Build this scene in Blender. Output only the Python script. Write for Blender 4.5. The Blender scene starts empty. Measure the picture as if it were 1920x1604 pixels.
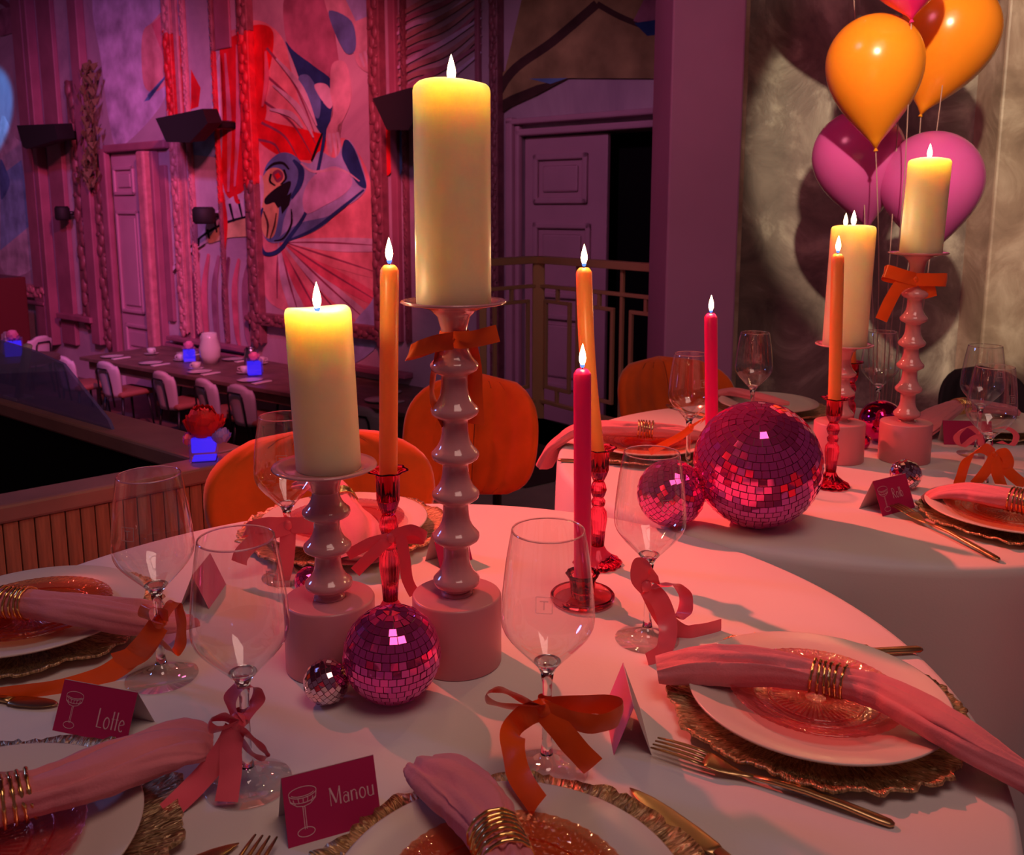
import bpy, bmesh, math, random
from mathutils import Vector, Matrix, noise

random.seed(7)
PI = math.pi
S = bpy.context.scene
COL = S.collection

# ------------------------------------------------------------------ camera
CAM_F, CAM_X, CAM_Y = 1700.0, 960.0, 670.0        # focal length and optical centre in 1920x1604 pixels
PITCH, CAM_H = math.radians(9.3), 1.223
cam_data = bpy.data.cameras.new('camera')
cam = bpy.data.objects.new('camera', cam_data)
COL.objects.link(cam)
cam.location = (0, 0, CAM_H)
cam.rotation_euler = (PI / 2 - PITCH, 0, 0)
cam_data.sensor_fit = 'HORIZONTAL'
cam_data.sensor_width = 36
cam_data.lens = 36 * CAM_F / 1920
cam_data.shift_y = -(802 - CAM_Y) / 1920
cam_data.clip_start = 0.02
cam_data.dof.use_dof = True
cam_data.dof.focus_distance = 1.05
cam_data.dof.aperture_fstop = 16
S.camera = cam

# ------------------------------------------------------------------ view, world
S.view_settings.view_transform = 'Standard'
S.view_settings.look = 'None'
S.view_settings.gamma = 1
S.view_settings.use_curve_mapping = False
S.view_settings.exposure = 0.0
cy = S.cycles
cy.max_bounces = 9; cy.diffuse_bounces = 3; cy.glossy_bounces = 5; cy.transmission_bounces = 9; cy.transparent_max_bounces = 16
cy.adaptive_threshold = 0.035
world = bpy.data.worlds.new('world')
S.world = world
world.use_nodes = True
world.node_tree.nodes['Background'].inputs[0].default_value = (0.62, 0.25, 0.38, 1)
world.node_tree.nodes['Background'].inputs[1].default_value = 0.09

# ------------------------------------------------------------------ lights of the hall and added fills
def aim(o, target):
    d = Vector(target) - o.location
    o.rotation_euler = d.to_track_quat('-Z', 'Y').to_euler()

def spot(name, loc, target, power, color, angle, blend=0.3, radius=0.05):
    l = bpy.data.lights.new(name, 'SPOT')
    l.energy = power; l.color = color; l.spot_size = math.radians(angle); l.spot_blend = blend; l.shadow_soft_size = radius
    o = bpy.data.objects.new(name, l); COL.objects.link(o); o.location = loc; aim(o, target); return o

def area(name, loc, target, power, color, sx, sy):
    l = bpy.data.lights.new(name, 'AREA')
    l.energy = power; l.color = color; l.shape = 'RECTANGLE'; l.size = sx; l.size_y = sy
    o = bpy.data.objects.new(name, l); COL.objects.link(o); o.location = loc; aim(o, target); return o

spot('red_stage_spot', (-2.3, 3.6, 3.6), (0.10, 1.52, 0.75), 1350, (1.0, 0.10, 0.075), 22, 1.0, 0.05)
area('overhead_fill', (0.5, 0.0, 3.3), (0.4, 1.3, 0.75), 16, (1.0, 0.62, 0.53), 1.2, 1.2)  # added fill for the room's ambient light, not a lamp
spot('balloon_spot', (0.3, 0.3, 2.5), (1.80, 3.8, 1.40), 420, (1.0, 0.82, 0.55), 25, 0.25, 0.03)
spot('magenta_balcony_fill', (-1.7, 1.4, 3.6), (1.3, 3.7, 1.1), 130, (1.0, 0.22, 0.36), 46, 0.9, 0.35)  # added pink fill to redden the plaster wall's shadows and the pillar
spot('blue_stage_lamp', (-3.2, 2.2, 2.3), (-0.1, 1.0, 0.9), 55, (0.22, 0.34, 1.0), 40, 0.8, 0.22)
spot('magenta_ledge_fill', (-0.6, 4.6, 3.8), (-1.1, 2.1, 0.7), 45, (0.9, 0.18, 0.45), 40, 0.9, 0.2)  # added pink fill to lift the dark wooden ledges
spot('pink_wall_wash', (-1.2, 4.6, 3.9), (-3.6, 11.0, 0.9), 1500, (1.0, 0.13, 0.24), 56, 0.8, 0.15)
spot('magenta_wall_wash', (-4.0, 5.0, 3.9), (-6.6, 13.2, 1.0), 620, (0.95, 0.12, 0.34), 50, 0.8, 0.15)
spot('violet_wall_wash', (-4.0, 6.0, 4.2), (-6.0, 12.0, 0.9), 520, (0.50, 0.28, 1.0), 70, 0.9, 0.2)
spot('violet_door_wash', (-1.6, 3.2, 3.9), (0.2, 8.0, 1.2), 230, (0.80, 0.30, 0.62), 44, 0.8, 0.15)
spot('blue_wall_spot', (-7.0, 10.5, 3.8), (-8.6, 15.2, 2.75), 1100, (0.05, 0.40, 1.0), 18, 0.3, 0.05)
spot('violet_table_spot', (-1.5, 6.0, 3.8), (-4.1, 10.0, -0.6), 190, (0.50, 0.32, 1.0), 40, 0.8, 0.1)

# ------------------------------------------------------------------ pixel rays to real planes
def ray(x, y):
    a = (x - CAM_X) / CAM_F; b = (y - CAM_Y) / CAM_F
    return Vector((a, math.cos(PITCH) - b * math.sin(PITCH), -math.sin(PITCH) - b * math.cos(PITCH)))
CAMP = Vector((0, 0, CAM_H))
def at_z(x, y, z=0.75):
    d = ray(x, y); return CAMP + d * ((z - CAM_H) / d.z)
def at_y(x, y, Y):
    d = ray(x, y); return CAMP + d * (Y / d.y)
def depth(p):
    return p.y * math.cos(PITCH) - (p.z - CAM_H) * math.sin(PITCH)
def height_at(y, Y):                      # the z of a pixel row on things that stand at distance Y
    return at_y(960, y, Y).z

# ------------------------------------------------------------------ materials
def material(name):
    m = bpy.data.materials.new(name); m.use_nodes = True
    nt = m.node_tree; b = nt.nodes['Principled BSDF']
    return m, nt, b

def pbr(name, col, rough=0.5, metal=0.0, bump=0.0, bscale=200.0, var=0.0, vscale=20.0, sss=0.0, sss_r=(0.01, 0.006, 0.003), coat=0.0, sheen=0.0, spec=0.5, detail=4.0, stretch=None):
    m, nt, b = material(name)
    b.inputs['Base Color'].default_value = (*col, 1)
    b.inputs['Roughness'].default_value = rough
    b.inputs['Metallic'].default_value = metal
    b.inputs['Specular IOR Level'].default_value = spec
    if coat: b.inputs['Coat Weight'].default_value = coat; b.inputs['Coat Roughness'].default_value = 0.05
    if sheen: b.inputs['Sheen Weight'].default_value = sheen; b.inputs['Sheen Roughness'].default_value = 0.4
    if sss:
        b.inputs['Subsurface Weight'].default_value = sss
        b.inputs['Subsurface Radius'].default_value = sss_r
        b.inputs['Subsurface Scale'].default_value = 1.0
    tc = nt.nodes.new('ShaderNodeTexCoord')
    src = tc.outputs['Object']
    if stretch:
        mp = nt.nodes.new('ShaderNodeMapping'); mp.inputs['Scale'].default_value = stretch
        nt.links.new(src, mp.inputs['Vector']); src = mp.outputs['Vector']
    if var:
        n = nt.nodes.new('ShaderNodeTexNoise'); n.inputs['Scale'].default_value = vscale; n.inputs['Detail'].default_value = detail
        nt.links.new(src, n.inputs['Vector'])
        r = nt.nodes.new('ShaderNodeValToRGB')
        r.color_ramp.elements[0].position = 0.3; r.color_ramp.elements[1].position = 0.7
        r.color_ramp.elements[0].color = (*[c * (1 - var) for c in col], 1)
        r.color_ramp.elements[1].color = (*[min(1, c * (1 + var)) for c in col], 1)
        nt.links.new(n.outputs['Fac'], r.inputs['Fac']); nt.links.new(r.outputs['Color'], b.inputs['Base Color'])
    if bump:
        n = nt.nodes.new('ShaderNodeTexNoise'); n.inputs['Scale'].default_value = bscale; n.inputs['Detail'].default_value = detail
        nt.links.new(src, n.inputs['Vector'])
        bp = nt.nodes.new('ShaderNodeBump'); bp.inputs['Strength'].default_value = bump; bp.inputs['Distance'].default_value = 0.01
        nt.links.new(n.outputs['Fac'], bp.inputs['Height']); nt.links.new(bp.outputs['Normal'], b.inputs['Normal'])
    return m

def emit(name, col, strength):
    m = bpy.data.materials.new(name); m.use_nodes = True
    nt = m.node_tree; nt.nodes.clear()
    e = nt.nodes.new('ShaderNodeEmission'); e.inputs[0].default_value = (*col, 1); e.inputs[1].default_value = strength
    o = nt.nodes.new('ShaderNodeOutputMaterial'); nt.links.new(e.outputs[0], o.inputs[0])
    return m

def glass(name, col=(1, 1, 1), rough=0.0, ior=1.5):
    m = bpy.data.materials.new(name); m.use_nodes = True
    nt = m.node_tree; nt.nodes.clear()
    g = nt.nodes.new('ShaderNodeBsdfGlass'); g.inputs['Color'].default_value = (*col, 1); g.inputs['Roughness'].default_value = rough; g.inputs['IOR'].default_value = ior
    o = nt.nodes.new('ShaderNodeOutputMaterial'); nt.links.new(g.outputs[0], o.inputs[0])
    return m

def thin_glass(name, col=(0.97, 0.98, 0.98), gloss=(1, 1, 1), ior=1.5, bump=0.0, bscale=120, rough=0.0):
    """a thin glass wall: what is not mirrored by Fresnel goes straight through, tinted"""
    m = bpy.data.materials.new(name); m.use_nodes = True
    nt = m.node_tree; nt.nodes.clear()
    t = nt.nodes.new('ShaderNodeBsdfTransparent'); t.inputs[0].default_value = (*col, 1)
    g = nt.nodes.new('ShaderNodeBsdfGlossy'); g.inputs['Color'].default_value = (*gloss, 1); g.inputs['Roughness'].default_value = rough
    lw = nt.nodes.new('ShaderNodeLayerWeight'); lw.inputs['Blend'].default_value = 0.5
    pw = nt.nodes.new('ShaderNodeMath'); pw.operation = 'POWER'; pw.inputs[1].default_value = 3.6
    f = nt.nodes.new('ShaderNodeMath'); f.operation = 'MULTIPLY_ADD'; f.inputs[1].default_value = 0.84; f.inputs[2].default_value = 0.10
    nt.links.new(lw.outputs['Facing'], pw.inputs[0]); nt.links.new(pw.outputs[0], f.inputs[0])
    mx = nt.nodes.new('ShaderNodeMixShader')
    o = nt.nodes.new('ShaderNodeOutputMaterial')
    nt.links.new(f.outputs[0], mx.inputs[0]); nt.links.new(t.outputs[0], mx.inputs[1]); nt.links.new(g.outputs[0], mx.inputs[2]); nt.links.new(mx.outputs[0], o.inputs[0])
    if bump:
        tc = nt.nodes.new('ShaderNodeTexCoord')
        n = nt.nodes.new('ShaderNodeTexVoronoi'); n.inputs['Scale'].default_value = bscale
        bp = nt.nodes.new('ShaderNodeBump'); bp.inputs['Strength'].default_value = bump; bp.inputs['Distance'].default_value = 0.003
        nt.links.new(tc.outputs['Object'], n.inputs['Vector']); nt.links.new(n.outputs['Distance'], bp.inputs['Height'])
        nt.links.new(bp.outputs['Normal'], g.inputs['Normal']); nt.links.new(bp.outputs['Normal'], lw.inputs['Normal'])
    return m

def plaster(name, c1, c2, c3, scale, bump, rough=0.45):
    m, nt, b = material(name)
    tc = nt.nodes.new('ShaderNodeTexCoord')
    n1 = nt.nodes.new('ShaderNodeTexNoise'); n1.inputs['Scale'].default_value = scale; n1.inputs['Detail'].default_value = 8; n1.inputs['Roughness'].default_value = 0.62; n1.inputs['Distortion'].default_value = 1.2
    nt.links.new(tc.outputs['Object'], n1.inputs['Vector'])
    r = nt.nodes.new('ShaderNodeValToRGB')
    r.color_ramp.elements[0].position = 0.32; r.color_ramp.elements[0].color = (*c1, 1)
    r.color_ramp.elements[1].position = 0.68; r.color_ramp.elements[1].color = (*c3, 1)
    e = r.color_ramp.elements.new(0.5); e.color = (*c2, 1)
    nt.links.new(n1.outputs['Fac'], r.inputs['Fac']); nt.links.new(r.outputs['Color'], b.inputs['Base Color'])
    b.inputs['Roughness'].default_value = rough
    bp = nt.nodes.new('ShaderNodeBump'); bp.inputs['Strength'].default_value = bump; bp.inputs['Distance'].default_value = 0.02
    nt.links.new(n1.outputs['Fac'], bp.inputs['Height']); nt.links.new(bp.outputs['Normal'], b.inputs['Normal'])
    return m

M = {}
M['cloth'] = pbr('table_linen', (0.74, 0.69, 0.67), 0.85, bump=0.03, bscale=350, sheen=0.15, spec=0.2)
M['ceramic'] = pbr('pink_glazed_ceramic', (0.72, 0.30, 0.32), 0.12, coat=0.6)
M['ceramic_base'] = pbr('pink_satin_base', (0.70, 0.24, 0.28), 0.38, coat=0.15)
M['wax'] = pbr('ivory_wax', (0.95, 0.78, 0.46), 0.42, var=0.03, vscale=30, bump=0.03, bscale=40, sss=1.0, sss_r=(0.085, 0.055, 0.030))
M['wax_orange'] = pbr('orange_wax', (1.0, 0.35, 0.09), 0.35, sss=0.75, sss_r=(0.03, 0.010, 0.003))
M['wax_pink'] = pbr('magenta_wax', (0.75, 0.008, 0.16), 0.35, sss=0.55, sss_r=(0.02, 0.003, 0.006))
M['wick'] = pbr('burnt_wick', (0.02, 0.015, 0.01), 0.9)
M['flame'] = emit('candle_flame', (1.0, 0.66, 0.30), 26)
M['flame_root'] = emit('flame_root', (0.10, 0.22, 1.0), 2.0)
M['bowl'] = thin_glass('clear_glass_wall', (0.945, 0.955, 0.955))
M['clear'] = glass('clear_glass', (0.97, 0.98, 0.98))
M['etch'] = pbr('etched_mark', (0.75, 0.70, 0.70), 0.6); M['etch'].node_tree.nodes['Principled BSDF'].inputs['Alpha'].default_value = 0.4
M['pinkglass'] = glass('pink_pressed_glass', (1.0, 0.34, 0.50), 0.02)
M['pinkglass_pale'] = glass('pale_pink_glass', (1.0, 0.58, 0.62), 0.02)
M['plate'] = pbr('cream_porcelain', (0.74, 0.64, 0.58), 0.28)
M['glassplate_pink'] = thin_glass('pink_glass_plate', (0.97, 0.66, 0.68), (1, .85, .85), 1.5, 0.12, 260)
M['glassplate_orange'] = thin_glass('orange_glass_plate', (0.97, 0.62, 0.45), (1, .85, .8), 1.5, 0.25, 220)
M['napkin'] = pbr('pink_linen', (0.78, 0.25, 0.29), 0.9, bump=0.12, bscale=420, var=0.05, vscale=25, sheen=0.3, spec=0.1)
M['gold'] = pbr('polished_gold', (0.92, 0.62, 0.22), 0.16, 1.0)
M['brass'] = pbr('brushed_gold_cutlery', (0.56, 0.38, 0.18), 0.33, 1.0, bump=0.02, bscale=60)
M['ring_gold'] = M['gold']
M['ribbon_orange'] = pbr('orange_satin', (1.0, 0.115, 0.008), 0.30, sheen=0.3, bump=0.02, bscale=300)
M['ribbon_pink'] = pbr('coral_pink_satin', (1.0, 0.14, 0.20), 0.30, sheen=0.3, bump=0.02, bscale=300)
M['card'] = pbr('magenta_card', (0.50, 0.006, 0.10), 0.6)
M['card_white'] = pbr('white_card_back', (0.62, 0.52, 0.52), 0.7)
M['card_pale'] = pbr('pink_card_back', (0.78, 0.16, 0.33), 0.6)
M['ink'] = pbr('pale_pink_ink', (0.82, 0.50, 0.55), 0.7)
M['mirror_pink'] = pbr('magenta_mirror', (1.0, 0.11, 0.50), 0.045, 0.84)
M['mirror_silver'] = pbr('rose_silver_mirror', (0.90, 0.62, 0.70), 0.045, 1.0)
M['ball_core'] = pbr('magenta_ball_core', (0.20, 0.004, 0.05), 0.4)
M['ball_gloss'] = pbr('magenta_gloss_ball', (0.72, 0.03, 0.28), 0.07, 1.0)
M['ceiling'] = pbr('mauve_ceiling', (0.34, 0.17, 0.24), 0.8)
M['seam'] = pbr('dark_orange_seam', (0.22, 0.03, 0.005), 0.9)
M['velvet'] = pbr('orange_velvet', (0.64, 0.105, 0.012), 0.8, sheen=0.45, var=0.16, vscale=9, bump=0.04, bscale=200, spec=0.15)
M['black_metal'] = pbr('black_metal', (0.012, 0.011, 0.012), 0.4)
M['darkness_paint'] = pbr('darkness_paint', (0.004, 0.004, 0.005), 0.75, spec=0.1)  # darkness of doorways and stairwell put into the colour
M['speaker'] = pbr('black_speaker', (0.012, 0.011, 0.012), 0.7, bump=0.05, bscale=300)
M['plank'] = pbr('brown_plank', (0.42, 0.16, 0.085), 0.55, var=0.35, vscale=9, bump=0.08, bscale=20, stretch=(12, 12, 1))
M['ledge'] = pbr('ledge_wood', (0.36, 0.16, 0.13), 0.45, var=0.2, vscale=6, bump=0.04, bscale=14)
M['brass_rail'] = pbr('bronze_rail', (0.72, 0.44, 0.27), 0.45, 0.2)
M['floor'] = pbr('grey_screed_floor', (0.30, 0.27, 0.27), 0.6, var=0.2, vscale=4)
M['floor_dark'] = pbr('dark_floor_edge', (0.03, 0.026, 0.03), 0.6)
M['hall_floor'] = pbr('hall_floor_boards', (0.17, 0.10, 0.09), 0.5, var=0.3, vscale=3)
M['wall_paint'] = plaster('painted_pink_wall', (0.34, 0.24, 0.32), (0.50, 0.36, 0.44), (0.64, 0.50, 0.56), 0.6, 0.05, 0.7)
M['moulding'] = pbr('pink_moulding', (0.36, 0.12, 0.18), 0.55, var=0.15, vscale=3)
M['carving'] = pbr('carved_gilt_frame', (0.24, 0.08, 0.10), 0.45, var=0.3, vscale=10)
M['carving_red'] = pbr('red_painted_carving', (0.62, 0.02, 0.03), 0.5, var=0.3, vscale=10)
M['carving_bright'] = pbr('carved_pink_strip', (0.56, 0.21, 0.24), 0.5, var=0.2, vscale=10)
M['door'] = pbr('pink_door', (0.56, 0.30, 0.40), 0.5, var=0.08, vscale=2)
M['pillar'] = pbr('mauve_pillar', (0.42, 0.22, 0.40), 0.7, var=0.10, vscale=1.6, bump=0.05, bscale=5)
M['plaster'] = plaster('silver_brushed_plaster', (0.15, 0.11, 0.10), (0.26, 0.20, 0.175), (0.58, 0.50, 0.42), 3.4, 0.5, 0.36)
M['plaster_warm'] = plaster('warm_brushed_plaster', (0.30, 0.20, 0.15), (0.42, 0.29, 0.22), (0.62, 0.47, 0.37), 4.0, 0.35, 0.45)
M['hall_chair'] = pbr('pale_pink_upholstery', (0.62, 0.50, 0.56), 0.6)
M['hall_chair_in'] = pbr('rust_upholstery', (0.34, 0.11, 0.08), 0.8)
M['hall_table'] = pbr('dark_oak_table', (0.16, 0.10, 0.075), 0.45, var=0.3, vscale=5)
M['china'] = pbr('white_china', (0.70, 0.66, 0.62), 0.25)
M['blue_glow'] = emit('blue_glow_cube', (0.14, 0.05, 1.0), 3.2)
M['blue_glow_soft'] = emit('blue_glow_frost', (0.055, 0.02, 1.0), 1.0)
M['peony'] = pbr('red_petal', (0.75, 0.02, 0.035), 0.6, sss=0.3, sss_r=(0.01, 0.003, 0.003))
M['pinkpetal'] = pbr('pink_petal', (0.80, 0.22, 0.42), 0.6)
M['bluelitpetal'] = pbr('blue_lit_petal', (0.46, 0.30, 0.95), 0.6)  # blue light on the flower put into the petal colour
M['leaf'] = pbr('dry_brown_foliage', (0.16, 0.10, 0.045), 0.7)
M['bal_orange'] = pbr('orange_latex', (0.95, 0.26, 0.015), 0.22, sss=0.35, sss_r=(0.05, 0.02, 0.01))
M['bal_purple'] = pbr('orchid_latex', (0.62, 0.085, 0.34), 0.22, sss=0.35, sss_r=(0.05, 0.01, 0.03))
M['bal_magenta'] = pbr('hot_pink_latex', (0.90, 0.02, 0.20), 0.22, sss=0.35, sss_r=(0.05, 0.01, 0.02))
M['string'] = pbr('ribbon_string', (0.42, 0.22, 0.20), 0.5)
def reflection_pane(name, col, reflection, k):
    m = thin_glass(name, col); nt = m.node_tree
    out = [n for n in nt.nodes if n.type == 'OUTPUT_MATERIAL'][0]; src = out.inputs[0].links[0].from_socket
    d = nt.nodes.new('ShaderNodeBsdfDiffuse'); d.inputs[0].default_value = (*reflection, 1)
    mx = nt.nodes.new('ShaderNodeMixShader'); mx.inputs[0].default_value = k
    nt.links.new(src, mx.inputs[1]); nt.links.new(d.outputs[0], mx.inputs[2]); nt.links.new(mx.outputs[0], out.inputs[0])
    return m
M['panel_glass'] = reflection_pane('screen_glass', (0.72, 0.70, 0.85), (0.30, 0.28, 0.70), 0.38)  # blue-violet diffuse layer stands in for the pane's coloured reflection
M['bluelight_glass'] = thin_glass('vase_glass', (0.85, 0.86, 0.97))
# ------------------------------------------------------------------ building helpers
def tag(o, label=None, cat=None, group=None, kind=None):
    if label: o['label'] = label
    if cat: o['category'] = cat
    if group: o['group'] = group
    if kind: o['kind'] = kind
    return o

def thing(name, label, cat, loc=(0, 0, 0), rotz=0.0, group=None, kind=None):
    o = bpy.data.objects.new(name, None); COL.objects.link(o)
    o.location = loc; o.rotation_euler = (0, 0, rotz); o.empty_display_size = 0.02
    return tag(o, label, cat, group, kind)

def link(name, me, mat=None, parent=None):
    if mat is not None and not me.materials: me.materials.append(M[mat] if isinstance(mat, str) else mat)
    o = bpy.data.objects.new(name, me); COL.objects.link(o)
    if parent is not None: o.parent = parent
    return o

def mesh(verts, faces, smooth=True):
    me = bpy.data.meshes.new('m')
    me.from_pydata([tuple(v) for v in verts], [], faces)
    if smooth:
        me.polygons.foreach_set('use_smooth', [True] * len(me.polygons))
    me.update()
    return me

class Geo:
    """collects shapes of ONE part"""
    def __init__(self): self.v = []; self.f = []
    def add(self, vs, fs):
        b = len(self.v); self.v += [Vector(p) for p in vs]; self.f += [tuple(i + b for i in f) for f in fs]; return self
    def box(self, x0, x1, y0, y1, z0, z1):
        vs = [(x, y, z) for z in (z0, z1) for y in (y0, y1) for x in (x0, x1)]
        return self.add(vs, [(0, 2, 3, 1), (4, 5, 7, 6), (0, 1, 5, 4), (2, 6, 7, 3), (0, 4, 6, 2), (1, 3, 7, 5)])
    def bbox(self, x0, x1, y0, y1, z0, z1, b=0.002):
        """box with bevelled edges"""
        bm = bmesh.new(); bmesh.ops.create_cube(bm, size=1)
        for v in bm.verts:
            v.co = Vector(((x0 + x1) / 2 + v.co.x * (x1 - x0), (y0 + y1) / 2 + v.co.y * (y1 - y0), (z0 + z1) / 2 + v.co.z * (z1 - z0)))
        bmesh.ops.bevel(bm, geom=bm.edges[:], offset=b, segments=2, affect='EDGES', profile=0.5)
        bm.verts.index_update()
        self.add([v.co.copy() for v in bm.verts], [tuple(v.index for v in f.verts) for f in bm.faces]); bm.free(); return self
    def lathe(self, prof, n=48, mod=None, closed=False):
        vs = []; fs = []
        k = len(prof)
        for i in range(n):
            a = 2 * PI * i / n
            for j, (r, z) in enumerate(prof):
                rr = r * (mod(a, j, z) if mod else 1.0)
                vs.append((rr * math.cos(a), rr * math.sin(a), z))
        for i in range(n):
            i2 = (i + 1) % n
            for j in range(k if closed else k - 1):
                j2 = (j + 1) % k
                fs.append((i * k + j, i2 * k + j, i2 * k + j2, i * k + j2))
        return self.add(vs, fs)
    def tube(self, pts, rad, n=10, cap=True):
        pts = [Vector(p) for p in pts]; vs = []; fs = []
        rr = rad if isinstance(rad, (list, tuple)) else [rad] * len(pts)
        up = None
        for i, p in enumerate(pts):
            t = (pts[min(i + 1, len(pts) - 1)] - pts[max(i - 1, 0)])
            if t.length < 1e-9: t = Vector((0, 0, 1))
            t.normalize()
            if up is None:
                up = t.orthogonal().normalized()
            up = (up - t * up.dot(t)); up = up.normalized() if up.length > 1e-6 else t.orthogonal().normalized()
            s = t.cross(up)
            for j in range(n):
                a = 2 * PI * j / n
                vs.append(p + (up * math.cos(a) + s * math.sin(a)) * rr[i])
        for i in range(len(pts) - 1):
            for j in range(n):
                j2 = (j + 1) % n
                fs.append((i * n + j, i * n + j2, (i + 1) * n + j2, (i + 1) * n + j))
        if cap:
            fs.append(tuple(range(n))[::-1]); fs.append(tuple((len(pts) - 1) * n + j for j in range(n)))
        return self.add(vs, fs)
    def sweep(self, pts, sides, ups, w, h, n=14, power=1.0, cap=True):
        """loft of flattened ellipses: pts, side vectors, up vectors, half widths, half heights"""
        vs = []; fs = []
        for p, s, u, a, b in zip(pts, sides, ups, w, h):
            for j in range(n):
                t = 2 * PI * j / n
                c, d = math.cos(t), math.sin(t)
                c = math.copysign(abs(c) ** power, c); d = math.copysign(abs(d) ** power, d)
                vs.append(Vector(p) + Vector(s) * (a * c) + Vector(u) * (b * d))
        for i in range(len(pts) - 1):
            for j in range(n):
                j2 = (j + 1) % n
                fs.append((i * n + j, i * n + j2, (i + 1) * n + j2, (i + 1) * n + j))
        if cap:
            fs.append(tuple(range(n))[::-1]); fs.append(tuple((len(pts) - 1) * n + j for j in range(n)))
        return self.add(vs, fs)
    def sphere(self, c, r, nu=16, nv=10, scale=(1, 1, 1)):
        vs = []; fs = []
        for i in range(nv + 1):
            t = PI * i / nv
            for j in range(nu):
                a = 2 * PI * j / nu
                vs.append((c[0] + r * scale[0] * math.sin(t) * math.cos(a), c[1] + r * scale[1] * math.sin(t) * math.sin(a), c[2] + r * scale[2] * math.cos(t)))
        for i in range(nv):
            for j in range(nu):
                j2 = (j + 1) % nu
                fs.append((i * nu + j, (i + 1) * nu + j, (i + 1) * nu + j2, i * nu + j2))
        return self.add(vs, fs)
    def torus(self, R, r, z=0.0, nu=48, nv=8, c=(0, 0)):
        vs = []; fs = []
        for i in range(nu):
            a = 2 * PI * i / nu
            for j in range(nv):
                t = 2 * PI * j / nv
                q = R + r * math.cos(t)
                vs.append((c[0] + q * math.cos(a), c[1] + q * math.sin(a), z + r * math.sin(t)))
        for i in range(nu):
            for j in range(nv):
                fs.append((i * nv + j, ((i + 1) % nu) * nv + j, ((i + 1) % nu) * nv + (j + 1) % nv, i * nv + (j + 1) % nv))
        return self.add(vs, fs)
    def xf(self, m):
        self.v = [m @ v for v in self.v]; return self
    def build(self, name, mat, parent=None, smooth=True, clean=False):
        me = mesh(self.v, self.f, smooth)
        if clean:
            bm = bmesh.new(); bm.from_mesh(me); bmesh.ops.remove_doubles(bm, verts=bm.verts, dist=1e-5)
            bmesh.ops.recalc_face_normals(bm, faces=bm.faces); bm.to_mesh(me); bm.free()
            if smooth: me.polygons.foreach_set('use_smooth', [True] * len(me.polygons))
        return link(name, me, mat, parent)

def sharp(o, ang=35):
    """smooth shading that keeps edges steeper than ang crisp"""
    me = o.data
    bm = bmesh.new(); bm.from_mesh(me)
    for e in bm.edges:
        if len(e.link_faces) == 2 and e.calc_face_angle(0) > math.radians(ang): e.smooth = False
    bm.to_mesh(me); bm.free()
    return o

def spline(pts, n=8):
    """Catmull-Rom through tuples of numbers"""
    out = []
    P = [list(p) for p in pts]
    for i in range(len(P) - 1):
        p0, p1, p2, p3 = P[max(i - 1, 0)], P[i], P[i + 1], P[min(i + 2, len(P) - 1)]
        for k in range(n):
            t = k / n; t2 = t * t; t3 = t2 * t
            out.append([0.5 * (2 * b + (c - a) * t + (2 * a - 5 * b + 4 * c - d) * t2 + (3 * b - a - 3 * c + d) * t3) for a, b, c, d in zip(p0, p1, p2, p3)])
    out.append(P[-1])
    return out

def copy_tree(o, parent=None):
    c = o.copy(); COL.objects.link(c); c.parent = parent
    for ch in o.children: copy_tree(ch, c)
    return c

# ------------------------------------------------------------------ ribbons
def ribbon_part(name, C, s, pts, w, mat, parent):
    """a satin band. pts: (right, down) in pixels of scale s metres from the knot C, cm towards the viewer,
    angle of the band's width (None = across the path)"""
    P = []
    raw = [(p[0] * s, -p[2] * 0.01, -p[1] * s) for p in pts]
    for i, p in enumerate(pts):
        a = p[3] if len(p) > 3 else None
        if a is None:
            q0 = raw[max(i - 1, 0)]; q1 = raw[min(i + 1, len(raw) - 1)]
            a = math.degrees(math.atan2(q1[2] - q0[2], q1[0] - q0[0])) + 90
        ty = p[4] if len(p) > 4 else 0.0
        d = Vector((math.cos(math.radians(a)), ty, math.sin(math.radians(a)))).normalized()
        if P and Vector(P[-1][3:6]).dot(d) < 0 and len(p) < 4: d = -d
        P.append([*raw[i], d.x, d.y, d.z])
    sp = spline(P, 7)
    vs = []; fs = []
    k = 5
    for i, q in enumerate(sp):
        c = Vector(q[:3]); d = Vector(q[3:6]).normalized()
        t = (Vector(sp[min(i + 1, len(sp) - 1)][:3]) - Vector(sp[max(i - 1, 0)][:3]))
        nrm = t.cross(d); nrm = nrm.normalized() if nrm.length > 1e-9 else Vector((0, -1, 0))
        pin = 1.0
        for j in range(k):
            u = j / (k - 1) - 0.5
            vs.append(c + d * (u * w * pin) + nrm * (0.0006 * math.cos(u * 5) + 0.0005 * math.sin(i * 0.8 + u * 3)))
    n = len(sp)
    for i in range(n - 1):
        for j in range(k - 1):
            fs.append((i * k + j, i * k + j + 1, (i + 1) * k + j + 1, (i + 1) * k + j))
    o = link(name, mesh(vs, fs), mat, parent)
    return o

def bow(label, C, s, mat, w, loops, tails, knot=0.011, group=None, wrap=None):
    b = thing('ribbon_bow', label, 'ribbon', C, 0, group)
    for l in loops: ribbon_part('loop', C, s, l, w, mat, b)
    for t in tails: ribbon_part('tail', C, s, t, w, mat, b)
    g = Geo()
    g.sphere((0, -0.002, 0), knot * 0.5, 14, 10, (1.0, 0.8, 1.15))
    for v in g.v: v += Vector((0.0006 * math.sin(v.z * 1500), 0, 0))
    g.build('knot', mat, b)
    if wrap:
        r, h, cy = wrap
        g = Geo().lathe([(r, -h / 2), (r + 0.0006, 0), (r, h / 2)], 32); g.xf(Matrix.Translation((0, cy, 0)))
        g.build('band', mat, b)
    return b
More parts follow.
